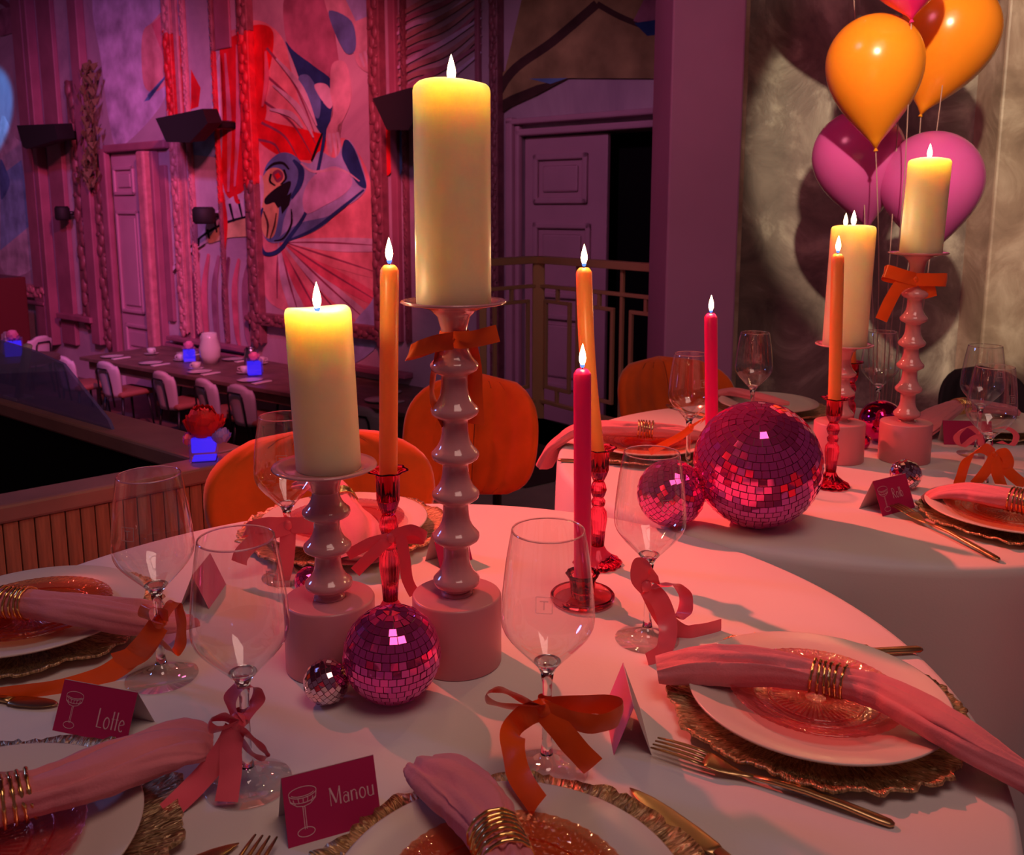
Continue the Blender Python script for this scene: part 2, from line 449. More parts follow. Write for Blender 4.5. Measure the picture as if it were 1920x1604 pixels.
# ================================================================== THE SETTING
# ---- long painted wall of the hall, running obliquely away to the left
W_O = Vector((-8.36, 15.0, 0.0))
W_A = math.atan2(-0.6301, 0.7765)
W_U = Vector((0.7765, -0.6301, 0)); W_N = Vector((-0.6301, -0.7765, 0))
HALL_Z = -1.3
def on_wall(x, y, off=0.0):
    d = ray(x, y); o = W_O + W_N * off
    t = (o - CAMP).dot(W_N) / d.dot(W_N)
    p = CAMP + d * t - W_O
    return p.dot(W_U), p.z
def ws(x, y=330): return on_wall(x, y)[0]
def wz(x, y): return on_wall(x, y)[1]

wall_left = thing('wall_left', 'long pink painted hall wall with mural and ornate frames', 'wall', W_O, W_A, kind='structure')
d1a, d1b, d1t = ws(203), ws(276), wz(240, 285)
d2a, d2b, d2t = ws(979), ws(1290), wz(1060, 251)
g = Geo()
g.box(-7, d1a, 0, 0.25, HALL_Z, 5.2)
g.box(d1a, d1b, 0, 0.25, d1t, 5.2)
g.box(d1b, d2a, 0, 0.25, HALL_Z, 5.2)
g.box(d2a, d2b, 0, 0.25, d2t, 5.2)
g.box(d2b, 16, 0, 0.25, HALL_Z, 5.2)
g.build('wall_panel', 'wall_paint', wall_left, smooth=False)
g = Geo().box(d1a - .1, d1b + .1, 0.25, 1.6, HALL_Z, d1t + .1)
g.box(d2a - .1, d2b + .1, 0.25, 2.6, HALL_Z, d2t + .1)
g.build('doorway_darkness', 'darkness_paint', wall_left, smooth=False)  # black box stands in for the unlit rooms behind

def strip(x0, x1, y0, y1, thick, mat, name='moulding', parent=None, bev=0.012):
    ym = 300 if y1 - y0 > x1 - x0 else (y0 + y1) / 2; xm = (x0 + x1) / 2
    s0, s1 = on_wall(x0, ym)[0], on_wall(x1, ym)[0]
    z1, z0 = wz(xm, y0), wz(xm, y1)
    g = Geo().bbox(s0, s1, -thick, 0.0, z0, z1, min(bev, thick * .4, (s1 - s0) * .3))
    return g.build(name, mat, parent or wall_left, smooth=False)

def carved(x0, x1, y0, y1, mat, thick=0.05, horizontal=False):
    """a frame strip with a run of carved leaves and beads"""
    base = strip(x0, x1, y0, y1, thick, mat, 'frame_strip')
    ym = 300 if y1 - y0 > x1 - x0 else (y0 + y1) / 2; xm = (x0 + x1) / 2
    s0, s1 = on_wall(x0, ym)[0], on_wall(x1, ym)[0]
    z1, z0 = wz(xm, y0), wz(xm, y1)
    g = Geo(); rnd = random.Random(int(x0 * 7 + y0))
    if not horizontal:
        w = s1 - s0; sc = (s0 + s1) / 2; z = z0; k = 0
        while z < z1:
            a = rnd.uniform(-.5, .5)
            g.sphere((sc + w * .22 * math.sin(k * 1.9), -thick, z), w * .26, 7, 5, (1, .55, 1.5 + .3 * a))
            g.sphere((sc - w * .3 * math.cos(k * 1.3), -thick, z + w * .3), w * .17, 6, 4, (1.2, .6, .8))
            g.sphere((sc + w * .42, -thick * .8, z), w * .12, 6, 4, (1, .8, 1))
            z += w * .55; k += 1
    else:
        w = z1 - z0; zc = (z0 + z1) / 2; s = s0; k = 0
        while s < s1:
            g.sphere((s, -thick, zc + w * .2 * math.sin(k * 1.9)), w * .27, 7, 5, (1.5, .55, 1))
            g.sphere((s + w * .3, -thick, zc - w * .28 * math.cos(k * 1.3)), w * .18, 6, 4, (.9, .6, 1.2))
            s += w * .55; k += 1
    c = g.build('carving', mat, wall_left); c['kind'] = 'stuff'
    return base

# mouldings, from the far end of the wall to the near one
strip(55, 73, -40, 640, 0.10, 'moulding'); strip(80, 88, -40, 640, 0.14, 'moulding'); strip(98, 124, -40, 640, 0.07, 'moulding')
carved(140, 160, 150, 600, 'carving', .06); strip(162, 178, -40, 640, 0.12, 'moulding'); carved(178, 196, 320, 640, 'carving', .06)
carved(28, 92, 533, 556, 'carving_bright', .10, True)
strip(0, 95, 560, 566, 0.12, 'moulding'); strip(125, 188, 590, 600, .16, 'moulding')
strip(196, 207, 280, 660, 0.09, 'moulding', bev=.02); strip(203, 318, 268, 283, 0.09, 'moulding', bev=.02)
strip(275, 289, 284, 690, 0.16, 'carving_bright', bev=.03); strip(293, 298, 284, 690, 0.10, 'moulding'); strip(303, 314, 310, 600, .05, 'moulding')
carved(327, 341, -40, 62, 'carving_bright', .07); carved(327, 341, 62, 215, 'carving_red', .07); carved(327, 341, 215, 620, 'carving_bright', .07); carved(357, 364, -40, 620, 'carving_bright', .05); strip(343, 350, -40, 640, .04, 'carving_bright')
carved(411, 416, -40, 95, 'carving', .05); carved(411, 416, 95, 380, 'carving_red', .05); carved(411, 416, 380, 640, 'carving', .05); strip(418, 446, -40, 90, .03, 'moulding')
strip(322, 480, 655, 664, .10, 'moulding'); strip(330, 480, 640, 648, .14, 'moulding')
carved(468, 487, -40, 58, 'carving', .10); carved(468, 487, 58, 345, 'carving_red', .10); carved(468, 487, 345, 640, 'carving', .10); carved(478, 720, 598, 622, 'carving', .10, True)
carved(707, 728, -40, 640, 'carving', .10); carved(760, 768, -40, 640, 'carving', .05)
strip(740, 752, -40, 640, .06, 'moulding'); strip(662, 775, 690, 700, .12, 'moulding')
carved(930, 946, -40, 720, 'carving', .10); strip(897, 905, -40, 640, .05, 'moulding')

# doors: a panelled leaf standing in front of the dark gap
def panelled_leaf(name, label, x0, x1, ytop, panels, kind=None):
    s0, s1 = ws(x0), ws(x1); xm = (x0 + x1) / 2
    zt = wz(xm, ytop)
    o = thing(name, label, 'door', W_O, W_A, kind='structure')
    lf = Geo().bbox(s0, s1, 0.02, 0.07, HALL_Z + .02, zt, .01).build('leaf', 'door', o, smooth=False)
    for (a, b, c, d) in panels:
        p0, p1 = ws(a), ws(b); z1, z0 = wz((a + b) / 2, c), wz((a + b) / 2, d)
        m = .05
        f = Geo()
        f.bbox(p0, p1, -.015, .02, z1 - m, z1, .012); f.bbox(p0, p1, -.015, .02, z0, z0 + m, .012)
        f.bbox(p0, p0 + m, -.015, .02, z0, z1, .012); f.bbox(p1 - m, p1, -.015, .02, z0, z1, .012)
        fr = f.build('panel_moulding', 'door', lf, smooth=False)
        Geo().bbox(p0 + 2 * m, p1 - 2 * m, .0, .02, z0 + 2 * m, z1 - 2 * m, .015).build('panel', 'door', lf, smooth=False)
    return o
panelled_leaf('door_1', 'pink panelled door ajar in the painted hall wall', 207, 264, 286, [(212, 250, 312, 366), (212, 254, 395, 585), (216, 262, 606, 660)])
panelled_leaf('door_2', 'mauve panelled door half closing the dark doorway', 981, 1136, 253, [(1000, 1101, 288, 382), (1000, 1108, 418, 560), (1000, 1110, 590, 730)])
t1 = thing('trim_1', 'mauve door casing round the dark doorway', 'door trim', W_O, W_A, kind='structure')
for (x0, x1, y0, y1, th) in ((960, 972, 222, 760, .10), (972, 980, 236, 760, .06), (960, 1300, 212, 224, .10), (972, 1300, 232, 246, .06)):
    ym = (y0 + y1) / 2; xm = (x0 + x1) / 2
    Geo().bbox(on_wall(x0, ym)[0], on_wall(x1, ym)[0], -th, 0, wz(xm, y1), wz(xm, y0), .015).build('casing', 'door', t1, smooth=False)

# ---- the mural, paint on the wall
def paint(name, col):
    if name not in M: M[name] = pbr(name, col, 0.75, var=0.42, vscale=3.2, spec=0.2, detail=8)
    return name
LAYER = [0]
def daub(pts, col, smooth=True, name='painted_shape'):
    LAYER[0] += 1
    q = [on_wall(x, y, 0.004) for x, y in pts]
    if smooth and len(q) > 4:
        n = len(q); out = []
        for i in range(n):
            p0, p1, p2, p3 = q[i - 1], q[i], q[(i + 1) % n], q[(i + 2) % n]
            for k in range(5):
                t = k / 5; t2 = t * t; t3 = t2 * t
                out.append(tuple(0.5 * (2 * b + (c - a) * t + (2 * a - 5 * b + 4 * c - d) * t2 + (3 * b - a - 3 * c + d) * t3) for a, b, c, d in zip(p0, p1, p2, p3)))
        q = out
    off = -0.0015 - 0.0002 * LAYER[0]
    bm = bmesh.new()
    vs = [bm.verts.new((s, off, z)) for s, z in q]
    f = bm.faces.new(vs); bmesh.ops.triangulate(bm, faces=[f])
    bmesh.ops.recalc_face_normals(bm, faces=bm.faces)
    me = bpy.data.meshes.new('m'); bm.to_mesh(me); bm.free()
    return link(name, me, col, wall_left)
def line(pts, wpx, col, name='painted_line'):
    """a painted stroke"""
    sp = spline(pts, 6); L = []; R = []
    for i, p in enumerate(sp):
        a = sp[max(i - 1, 0)]; b = sp[min(i + 1, len(sp) - 1)]
        dx, dy = b[0] - a[0], b[1] - a[1]; l = math.hypot(dx, dy) or 1
        w = wpx * (p[2] if len(p) > 2 else 1) / 2
        L.append((p[0] - dy / l * w, p[1] + dx / l * w)); R.append((p[0] + dy / l * w, p[1] - dx / l * w))
    LAYER[0] += 1; off = -0.0015 - 0.0002 * LAYER[0]
    A = [on_wall(*p, 0.004) for p in L]; B = [on_wall(*p, 0.004) for p in R]
    vs = [(s, off, z) for s, z in A] + [(s, off, z) for s, z in B]; n = len(A)
    fs = [(i, i + 1, n + i + 1, n + i) for i in range(n - 1)]
    return link(name, mesh(vs, fs, False), col, wall_left)
pal = dict(p_red=(.72, .012, .02), p_rose=(.80, .16, .22), p_salmon=(.86, .30, .32), p_dusk=(.42, .17, .25), p_grey=(.36, .46, .72), p_pale=(.62, .52, .60), p_navy=(.02, .06, .20), p_steel=(.12, .24, .48),
           p_black=(.012, .01, .016), p_cream=(.72, .46, .24), p_flesh=(.62, .40, .44), p_plum=(.26, .06, .12), p_olive=(.34, .25, .11), p_brown=(.07, .035, .03), p_sky=(.30, .48, .74), p_lilac=(.58, .46, .66), p_hair=(.44, .24, .24))
for k, c in pal.items(): paint(k, c)
# pale cloudy ground and the folded pink shapes at the far end
daub([(180, -20), (330, -20), (322, 120), (300, 200), (225, 275), (205, 230), (190, 120)], 'p_lilac')
daub([(0, 230), (30, 260), (72, 300), (80, 480), (0, 500)], 'p_pale'); daub([(0, 330), (40, 300), (60, 420), (0, 470)], 'p_sky')
daub([(268, 60), (285, 42), (322, 12), (324, 128), (300, 168), (272, 165), (265, 110)], 'p_salmon')
daub([(284, 46), (320, 12), (324, 120), (312, 122)], 'p_rose', False)
daub([(326, 124), (318, 136), (278, 178), (259, 207), (270, 190), (280, 188), (276, 178)], 'p_steel', False)
daub([(0, 300), (12, 320), (18, 345), (6, 372), (0, 365)], 'p_steel')
daub([(325, 70), (343, 66), (346, 140), (345, 215), (326, 215)], 'p_red', False); daub([(358, 130), (376, 165), (372, 200), (358, 205)], 'p_red')
daub([(395, 140), (412, 100), (414, 235), (398, 230)], 'p_pale'); daub([(352, 260), (412, 240), (418, 296), (352, 290)], 'p_sky', False)
# great fan behind the bird
daub([(414, 75), (440, 55), (478, 38), (512, 52), (535, 84), (550, 150), (572, 220), (606, 262), (652, 262), (692, 330), (700, 420), (704, 520), (690, 600), (640, 598), (560, 590), (500, 560), (484, 470), (470, 330), (430, 300), (414, 200)], 'p_salmon')
daub([(540, -20), (620, -20), (628, 60), (640, 170), (620, 220), (596, 210), (560, 130), (534, 60)], 'p_dusk')
daub([(412, 90), (448, 62), (484, 46), (512, 60), (508, 120), (494, 160), (500, 210), (486, 260), (482, 320), (462, 352), (430, 372), (416, 330), (418, 240), (424, 160)], 'p_red')
daub([(486, 225), (520, 232), (600, 250), (612, 262), (600, 296), (560, 300), (520, 290), (484, 262)], 'p_red')
for i, (ax, ay, bx, by) in enumerate([(500, 90, 590, 250), (498, 140, 592, 270), (494, 190, 585, 292), (490, 230, 560, 300), (484, 262, 530, 300)]):
    line([(ax, ay, 1.2), ((ax + bx) / 2 + 8, (ay + by) / 2 - 10, 1), (bx, by, .3)], 4, 'p_plum')
for i, (ex, ey) in enumerate([(520, 560), (560, 588), (604, 600), (648, 604), (684, 598), (700, 560), (704, 510), (702, 460)]):
    a = math.atan2(ey - 440, ex - 500); nx, ny = -math.sin(a), math.cos(a); w = 15
    daub([(520 + 2 * i, 452), ((520 + ex) / 2 + nx * w, (450 + ey) / 2 + ny * w), (ex + nx * w * .8, ey + ny * w * .8), (ex + 8 * math.cos(a), ey + 8 * math.sin(a)), (ex - nx * w * .8, ey - ny * w * .8), ((520 + ex) / 2 - nx * w * .6, (450 + ey) / 2 - ny * w * .6)], ['p_salmon', 'p_pale', 'p_rose'][i % 3])
    line([(524 + 2 * i, 455, .5), ((520 + ex) / 2, (450 + ey) / 2, 1), (ex, ey, .4)], 3.5, 'p_plum')
daub([(668, 600), (700, 560), (712, 500), (712, 640), (640, 690), (650, 640)], 'p_grey')
# hanging blue neck, arms and hands
daub([(536, 78), (552, 96), (592, 126), (622, 150), (638, 190), (634, 208), (622, 226), (608, 252), (594, 238), (580, 205), (566, 160), (552, 120)], 'p_navy')
daub([(560, 150), (576, 140), (592, 160), (602, 190), (598, 222), (584, 206)], 'p_steel'); daub([(590, 160), (612, 158), (626, 182), (620, 204), (604, 188)], 'p_pale')
daub([(612, -20), (690, -20), (696, 40), (706, 100), (704, 130), (690, 136), (672, 122), (660, 90), (640, 60), (620, 36)], 'p_flesh')
daub([(618, 20), (660, 40), (668, 90), (650, 100), (628, 60)], 'p_steel'); daub([(640, -20), (690, -20), (692, 30), (668, 40)], 'p_grey')
for (a, b, c, d) in ((676, 100, 684, 126), (684, 96, 695, 130), (690, 92, 702, 124)): line([(a, b, 1), (c, d, .6)], 6, 'p_pale')
daub([(624, 120), (650, 120), (660, 180), (646, 222), (632, 240), (640, 262), (642, 300), (634, 300), (628, 272), (620, 296), (612, 250), (626, 212), (620, 170)], 'p_flesh')
for (a, b, c, d) in ((618, 250, 622, 286), (626, 250, 632, 298), (633, 248, 642, 292)): line([(a, b, 1), (c, d, .5)], 6, 'p_pale')
# the bird: body, skull head, banded beak
daub([(560, 306), (584, 306), (600, 284), (630, 296), (650, 262), (668, 280), (682, 318), (688, 352), (668, 376), (640, 392), (612, 420), (578, 440), (540, 452), (506, 452), (528, 404), (552, 352)], 'p_grey')
daub([(648, 262), (664, 276), (680, 318), (688, 352), (672, 346), (654, 318), (642, 290)], 'p_navy'); daub([(560, 420), (620, 404), (670, 372), (640, 394), (606, 424), (560, 446), (520, 452)], 'p_steel')
daub([(496, 322), (510, 298), (532, 286), (556, 294), (572, 318), (566, 350), (548, 374), (534, 410), (526, 444), (506, 454), (492, 430), (488, 380)], 'p_steel')
daub([(492, 336), (508, 316), (528, 318), (534, 336), (520, 366), (524, 396), (516, 440), (500, 446), (490, 420), (488, 370)], 'p_cream')
daub([(498, 372), (520, 352), (546, 340), (540, 366), (524, 390), (516, 380), (500, 384)], 'p_black'); daub([(526, 378), (548, 360), (544, 384), (530, 402)], 'p_black')
daub([(512, 326), (522, 318), (532, 326), (530, 338), (520, 342)], 'p_plum'); daub([(516, 328), (523, 324), (528, 331), (521, 337)], 'p_red')
daub([(476, 336), (492, 330), (496, 360), (490, 400), (478, 424), (468, 400), (468, 364)], 'p_pale'); daub([(476, 346), (486, 342), (488, 374), (478, 372)], 'p_black'); daub([(472, 384), (482, 380), (482, 398), (474, 404)], 'p_black')
daub([(470, 366), (444, 366), (418, 384), (396, 412), (372, 446), (332, 486), (324, 516), (352, 486), (384, 458), (424, 442), (466, 434), (478, 424)], 'p_pale')
daub([(404, 432), (440, 412), (478, 412), (478, 440), (430, 446), (392, 456)], 'p_cream')
for i, (ax, ay, bx, by) in enumerate([(466, 372, 474, 404), (448, 374, 456, 410), (432, 382, 440, 416), (418, 396, 424, 424), (404, 412, 408, 436), (390, 430, 394, 448), (374, 448, 374, 462)]):
    line([(ax, ay, 1), (bx, by, .6)], 5, 'p_black')
line([(330, 498, .8), (372, 450, 1), (420, 420, 1.2), (474, 404, 1)], 4, 'p_black'); line([(326, 512, 1), (352, 482, .8), (386, 458, .5)], 5, 'p_brown')
line([(606, 190, .5), (611, 240, 1), (600, 310, 1), (578, 392, 1), (548, 440, 1.2), (524, 470, 1.3), (500, 476, 1.2), (490, 458, 1), (488, 420, .8), (494, 390, .6)], 6, 'p_navy')
line([(606, 250, .6), (598, 270, 1), (586, 302, .8)], 5, 'p_black')
daub([(590, 330), (630, 312), (662, 336), (650, 362), (610, 386), (576, 400), (570, 366)], 'p_lilac')
line([(566, 306, .6), (590, 322, 1), (640, 318, .8), (676, 340, .4)], 5, 'p_pale'); line([(540, 452, .5), (590, 430, 1), (640, 392, 1), (684, 356, .5)], 6, 'p_navy')
line([(500, 320, .5), (514, 308, 1), (532, 306, 1), (544, 318, .6)], 5, 'p_black'); line([(534, 318, 1), (538, 334, 1), (528, 346, .6)], 4, 'p_black'); line([(510, 326, 1), (508, 340, 1), (518, 348, .6)], 4, 'p_black')
line([(496, 396, .6), (504, 420, 1), (502, 446, .6)], 4, 'p_brown'); line([(520, 400, .6), (516, 424, 1), (508, 448, .6)], 3, 'p_brown'); line([(548, 392, .5), (548, 420, 1), (534, 446, .8), (516, 452, .5)], 4, 'p_black')
line([(552, 300, .5), (566, 318, 1.2), (564, 344, 1.2), (548, 372, .6)], 9, 'p_navy')
for (a, b, cc, dd) in ((424, 100, 430, 360), (446, 84, 442, 350), (500, 96, 494, 200)): line([(a, b, .4), ((a + cc) / 2 + 5, (b + dd) / 2, 1), (cc, dd, .4)], 9, 'p_rose')
for (a, b, cc, dd) in ((520, 110, 596, 236), (514, 160, 590, 258), (508, 205, 570, 240)): line([(a, b, .4), ((a + cc) / 2 + 8, (b + dd) / 2 - 8, 1.2), (cc, dd, .3)], 9, 'p_pale')
line([(418, 360, .6), (424, 420, 1), (420, 480, .5)], 10, 'p_red'); line([(440, 350, .6), (446, 376, 1), (452, 380, .4)], 8, 'p_red')
# drapery below the beak, hair to the right
for i in range(7):
    x = 345 + i * 19
    line([(x + 10, 470 + i * 3, .5), (x + 2, 540, 1.2), (x + 6, 620, 1), (x + 12, 650, .4)], 9, ['p_dusk', 'p_plum', 'p_rose'][i % 3])
for i in range(11):
    y = 14 + i * 16
    line([(735, y + 26, .3), (780, y - 2, 1), (840, y - 34 + (i % 3) * 8, 1), (905, y - 76, .4)], 9, ['p_hair', 'p_dusk', 'p_lilac', 'p_hair'][i % 4])
daub([(735, 190), (746, 230), (745, 300), (728, 330), (714, 300), (716, 220)], 'p_red'); daub([(752, 250), (764, 225), (766, 300), (752, 330)], 'p_steel')
# dark folded roof painted over the doorway
daub([(995, -60), (1300, -60), (1300, 148), (1064, 147), (1010, 176), (962, 200), (915, 232), (915, 168), (950, 132)], 'p_olive', False)
line([(915, 222, .9), (960, 138, 1), (1040, 78, 1), (1122, 8, 1)], 17, 'p_brown'); line([(1122, 8, 1), (1165, 32, 1), (1215, 52, 1)], 11, 'p_brown')
daub([(1190, 40), (1215, -10), (1300, -30), (1300, 34), (1222, 50)], 'p_dusk', False); daub([(1192, 44), (1300, 28), (1300, 60), (1216, 68)], 'p_navy', False)
daub([(915, 232), (962, 200), (1010, 178), (1068, 147), (1010, 160), (960, 180), (915, 205)], 'p_brown', False); daub([(995, 148), (1066, 147), (1035, 158)], 'p_steel', False)
line([(60, 130, .5), (40, 60, 1), (20, 15, 1), (0, 0, 1)], 10, 'p_plum'); daub([(0, 20), (50, 20), (62, 70), (30, 62), (0, 66)], 'p_dusk')

# foliage hanging beside the far door
fol = thing('dried_foliage', 'brown dried foliage hanging on the pink wall beside the far door', 'foliage', W_O, W_A)
g = Geo(); rnd = random.Random(3)
for i in range(170):
    x = rnd.gauss(190, 9); y = rnd.uniform(120, 345); s_, z_ = on_wall(x, y)
    a = rnd.uniform(0, PI); l = .10
    dx, dz = math.cos(a) * .03, math.sin(a) * .03
    g.add([(s_ - dx, -.10 - rnd.random() * .15, z_ - dz), (s_ + dx, -.12 - rnd.random() * .1, z_ + dz), (s_ + dx * .5 + .02, -.2, z_ - l), (s_ - dx * .5, -.2, z_ - l)], [(0, 1, 2, 3)])
c = g.build('leaf_sprays', 'leaf', fol, smooth=False); c['kind'] = 'stuff'
Geo().tube([(ws(190), -.05, wz(190, 110)), (ws(192), -.08, wz(192, 230)), (ws(190), -.06, wz(190, 345))], .02, 6).build('stem', 'leaf', fol)

# black loudspeakers on brackets, vents and small wall lamps
def loudspeaker(label, poly, bracket, back):
    """poly: outline in pixels of the box front; extruded back towards the wall"""
    o = thing('wall_loudspeaker', label, 'loudspeaker', W_O, W_A, group='black loudspeakers on the painted wall')
    q = [on_wall(x, y, .55) for x, y in poly]
    n = len(q)
    vs = [(s, -.62, z) for s, z in q] + [(s + back, -.25, z + .05) for s, z in q]
    g = Geo().add(vs, [tuple(range(n))[::-1], tuple(range(n, 2 * n))] + [(i, (i + 1) % n, n + (i + 1) % n, n + i) for i in range(n)])
    g.build('cabinet', 'speaker', o, smooth=False)
    (bx, by) = bracket; s_, z_ = on_wall(bx, by, .2)
    Geo().tube([(s_ - .15, -.45, z_), (s_, -.3, z_), (s_ + .08, 0, z_)], .05, 8).build('bracket', 'black_metal', o)
    return o
loudspeaker('black loudspeaker beside the red plume of the mural', [(302, 223), (390, 205), (400, 232), (366, 268), (322, 267)], (404, 234), -.28)
loudspeaker('black loudspeaker at the blue lit end of the hall wall', [(41, 236), (112, 233), (118, 262), (60, 280), (52, 276)], (125, 252), -.28)
loudspeaker('black loudspeaker half hidden behind the tallest candle', [(709, 186), (780, 166), (800, 205), (776, 245), (736, 245)], (806, 215), -.2)
for (x, y, r, lab) in ((126, 400, .10, 'small black drum shaped wall lamp between two mouldings'), (392, 404, .13, 'small black round wall lamp at the beak of the painted bird')):
    o = thing('wall_lamp', lab, 'wall lamp', W_O, W_A, group='black wall lamps')
    s_, z_ = on_wall(x, y, .15)
    g = Geo().lathe([(0, -.10), (r * .8, -.10), (r, -.07), (r, .07), (r * .8, .10), (0, .10)], 20); g.xf(Matrix.Translation((s_, -.22, z_))); g.build('lamp_head', 'speaker', o)
    g = Geo().tube([(s_, -.15, z_), (s_ + .02, 0, z_)], .03, 8); g.build('arm', 'black_metal', o)
for (x, y, lab) in ((248, 81, 'dark oval vent high on the pale wall above the far door'), (588, 10, 'dark oval vent above the painted hanging hand')):
    s_, z_ = on_wall(x, y)
    g = Geo().lathe([(0, -.03), (.07, -.03), (.085, -.015), (.09, 0)], 24); g.xf(Matrix.Translation((s_, 0, z_)) @ Matrix.Rotation(PI / 2, 4, 'X') @ Matrix.Scale(1.5, 4, (0, 1, 0)))
    o = g.build('wall_vent', 'black_metal'); o.location = W_O; o.rotation_euler = (0, 0, W_A)
    tag(o, lab, 'vent', 'oval vents in the mural')

# ---- floors
hall = Geo().box(-14, 6, 1.0, 20, HALL_Z - .1, HALL_Z).build('floor_hall', 'hall_floor', smooth=False)
tag(hall, 'dark lower floor of the hall under the long table', 'floor', kind='structure')
LC = at_z(385, 855, .70)                 # corner where the two ledges meet
LN = at_z(0, 925, .70); LF = at_z(0, 745, .70)
dN = (LN - LC).normalized(); dF = (LF - LC).normalized()
rail_c = Vector((at_y(1010, 482, 5.24).x, 5.24, 0)); rail_r = Vector((at_y(1262, 498, 4.40).x, 4.40, 0)); rail_l = Vector((at_y(905, 488, 4.95).x, 4.95, 0))
fv = [(-1.75, 1.0), (4, -1.5), (4, 6), (rail_r.x + .3, 6), (rail_r.x, rail_r.y), (rail_c.x, rail_c.y), (rail_l.x, rail_l.y), (LC.x + .05, LC.y + .05)]
fv = [(LC.x + dN.x * 2.2, LC.y + dN.y * 2.2), (-1.75, -1.5), (4, -1.5), (4, 4.45), (rail_r.x, rail_r.y), (rail_c.x, rail_c.y), (rail_l.x, rail_l.y), (LC.x + .04, LC.y + .04)]
n = len(fv)
floor = Geo().add([(x, y, 0) for x, y in fv] + [(x, y, -.25) for x, y in fv], [tuple(range(n)), tuple(range(n, 2 * n))[::-1]] + [(i, n + i, n + (i + 1) % n, (i + 1) % n) for i in range(n)]).build('floor', 'floor', smooth=False)
tag(floor, 'grey balcony floor under the round tables', 'floor', kind='structure')
ceil_ = Geo().box(-14, 6, -2, 20, 5.2, 5.4).build('ceiling', 'ceiling', smooth=False)
tag(ceil_, 'dark ceiling high above the hall', 'ceiling', kind='structure')

# ---- wooden parapet with ledges round the dark stairwell
par = thing('wall_parapet', 'brown plank parapet with wooden ledge beside the dark stairwell', 'parapet', (LC.x, LC.y, 0), math.atan2(-dN.y, -dN.x), kind='structure')
# local +x runs from the viewer's left towards the corner and on behind the chair
LEDGE = .70
xmax = .28
Geo().bbox(-2.4, xmax, -.085, .0, LEDGE - .035, LEDGE, .006).build('ledge_board', 'ledge', par, smooth=False)
Geo().box(-2.4, xmax, -.064, -.008, -.2, LEDGE - .035).build('parapet_core', 'darkness_paint', par, smooth=False)
pm = None
k = 0; x = -2.4; pw = .0262
while x < xmax:
    if pm is None:
        pm = Geo().bbox(.0008, pw - .0008, -.0, .014, 0.0, LEDGE - .036, .0018); pme = mesh(pm.v, pm.f, False); pme.materials.append(M['plank'])
    o = bpy.data.objects.new('plank', pme); COL.objects.link(o); o.parent = par; o.location = (x, -.078 + random.uniform(-.001, .001), 0)
    x += pw; k += 1
par2 = thing('wall_stairwell', 'wide wooden ledge on the far side of the dark stairwell', 'parapet', (LC.x, LC.y, 0), math.atan2(dF.y, dF.x), kind='structure')
Geo().bbox(0.0, 3.2, -.10, .03, LEDGE - .04, LEDGE, .006).build('ledge_board', 'ledge', par2, smooth=False)
Geo().box(0.02, 3.2, -.09, .02, HALL_Z, LEDGE - .04).build('parapet_core', 'darkness_paint', par2, smooth=False)
pit = Geo().box(0, 3.2, 0.0, 3.0, -.25, -.2)
pit.build('stairwell_bottom', 'darkness_paint', par2, smooth=False)

# glass screen standing on the far ledge
sc = thing('glass_screen', 'tall smoked glass screen standing on the wooden ledge', 'glass screen', (LC.x, LC.y, 0), math.atan2(dF.y, dF.x))
def ledge_x(px, py): 
    d = ray(px, py); nrm = Vector((-dF.y, dF.x, 0)); t = (Vector((LC.x, LC.y, 0)) - CAMP).dot(nrm) / d.dot(nrm); p = CAMP + d * t
    return (p - Vector((LC.x, LC.y, 0))).dot(dF), p.z
pts = [ledge_x(*q) for q in ((212, 800), (205, 788), (120, 682), (60, 656), (-60, 620), (-60, 745))]
pts[0] = (pts[0][0], LEDGE); pts[-1] = (pts[-1][0], LEDGE); n = len(pts)
Geo().add([(a, -.004, b) for a, b in pts] + [(a, .004, b) for a, b in pts], [tuple(range(n)), tuple(range(n, 2 * n))[::-1]] + [(i, n + i, n + (i + 1) % n, (i + 1) % n) for i in range(n)]).build('pane', 'panel_glass', sc, smooth=False)
p0 = ledge_x(38, 650); p1 = ledge_x(18, 725)
Geo().tube([(p0[0], -.02, p0[1]), (p1[0], -.02, LEDGE)], .012, 8).build('clamp_post', 'hall_chair', sc)
Geo().bbox(p1[0] - .03, p1[0] + .05, -.05, .0, LEDGE, LEDGE + .008, .002).build('clamp_foot', 'hall_chair', sc, smooth=False)

# ---- bronze balustrade
bal = thing('balustrade', 'bronze balustrade with rectangular lattice before the dark doorway', 'railing')
def rail_run(a, b, n_cells):
    d = (b - a); L = d.length; d.normalize(); nrm = Vector((-d.y, d.x, 0))
    R = Matrix(((d.x, nrm.x, 0, a.x), (d.y, nrm.y, 0, a.y), (0, 0, 1, 0), (0, 0, 0, 1)))
    def bar(name, x0, x1, z0, z1, t):
        g = Geo().bbox(x0, x1, -t / 2, t / 2, z0, z1, .003); g.xf(R); g.build(name, 'brass_rail', bal, smooth=False)
    bar('handrail', 0, L, .915, .955, .07); bar('middle_rail', 0, L, .775, .795, .03); bar('bottom_rail', 0, L, .10, .12, .03)
    w = L / n_cells
    for i in range(n_cells):
        x0 = i * w + w * .2; x1 = (i + 1) * w - w * .2
        bar('baluster', x0 - .01, x0 + .01, .20, .70, .02); bar('baluster', x1 - .01, x1 + .01, .20, .70, .02)
        bar('cell_bar', x0 - .01, x1 + .01, .69, .71, .02); bar('cell_bar', x0 - .01, x1 + .01, .19, .21, .02)
        xm = (x0 + x1) / 2
        bar('link_bar', xm - .01, xm + .01, .70, .78, .02); bar('link_bar', xm - .01, xm + .01, .11, .20, .02)
        if i: bar('baluster', i * w - .01, i * w + .01, .11, .92, .02)
rail_run(rail_c, rail_r, 3); rail_run(rail_l, rail_c, 1)
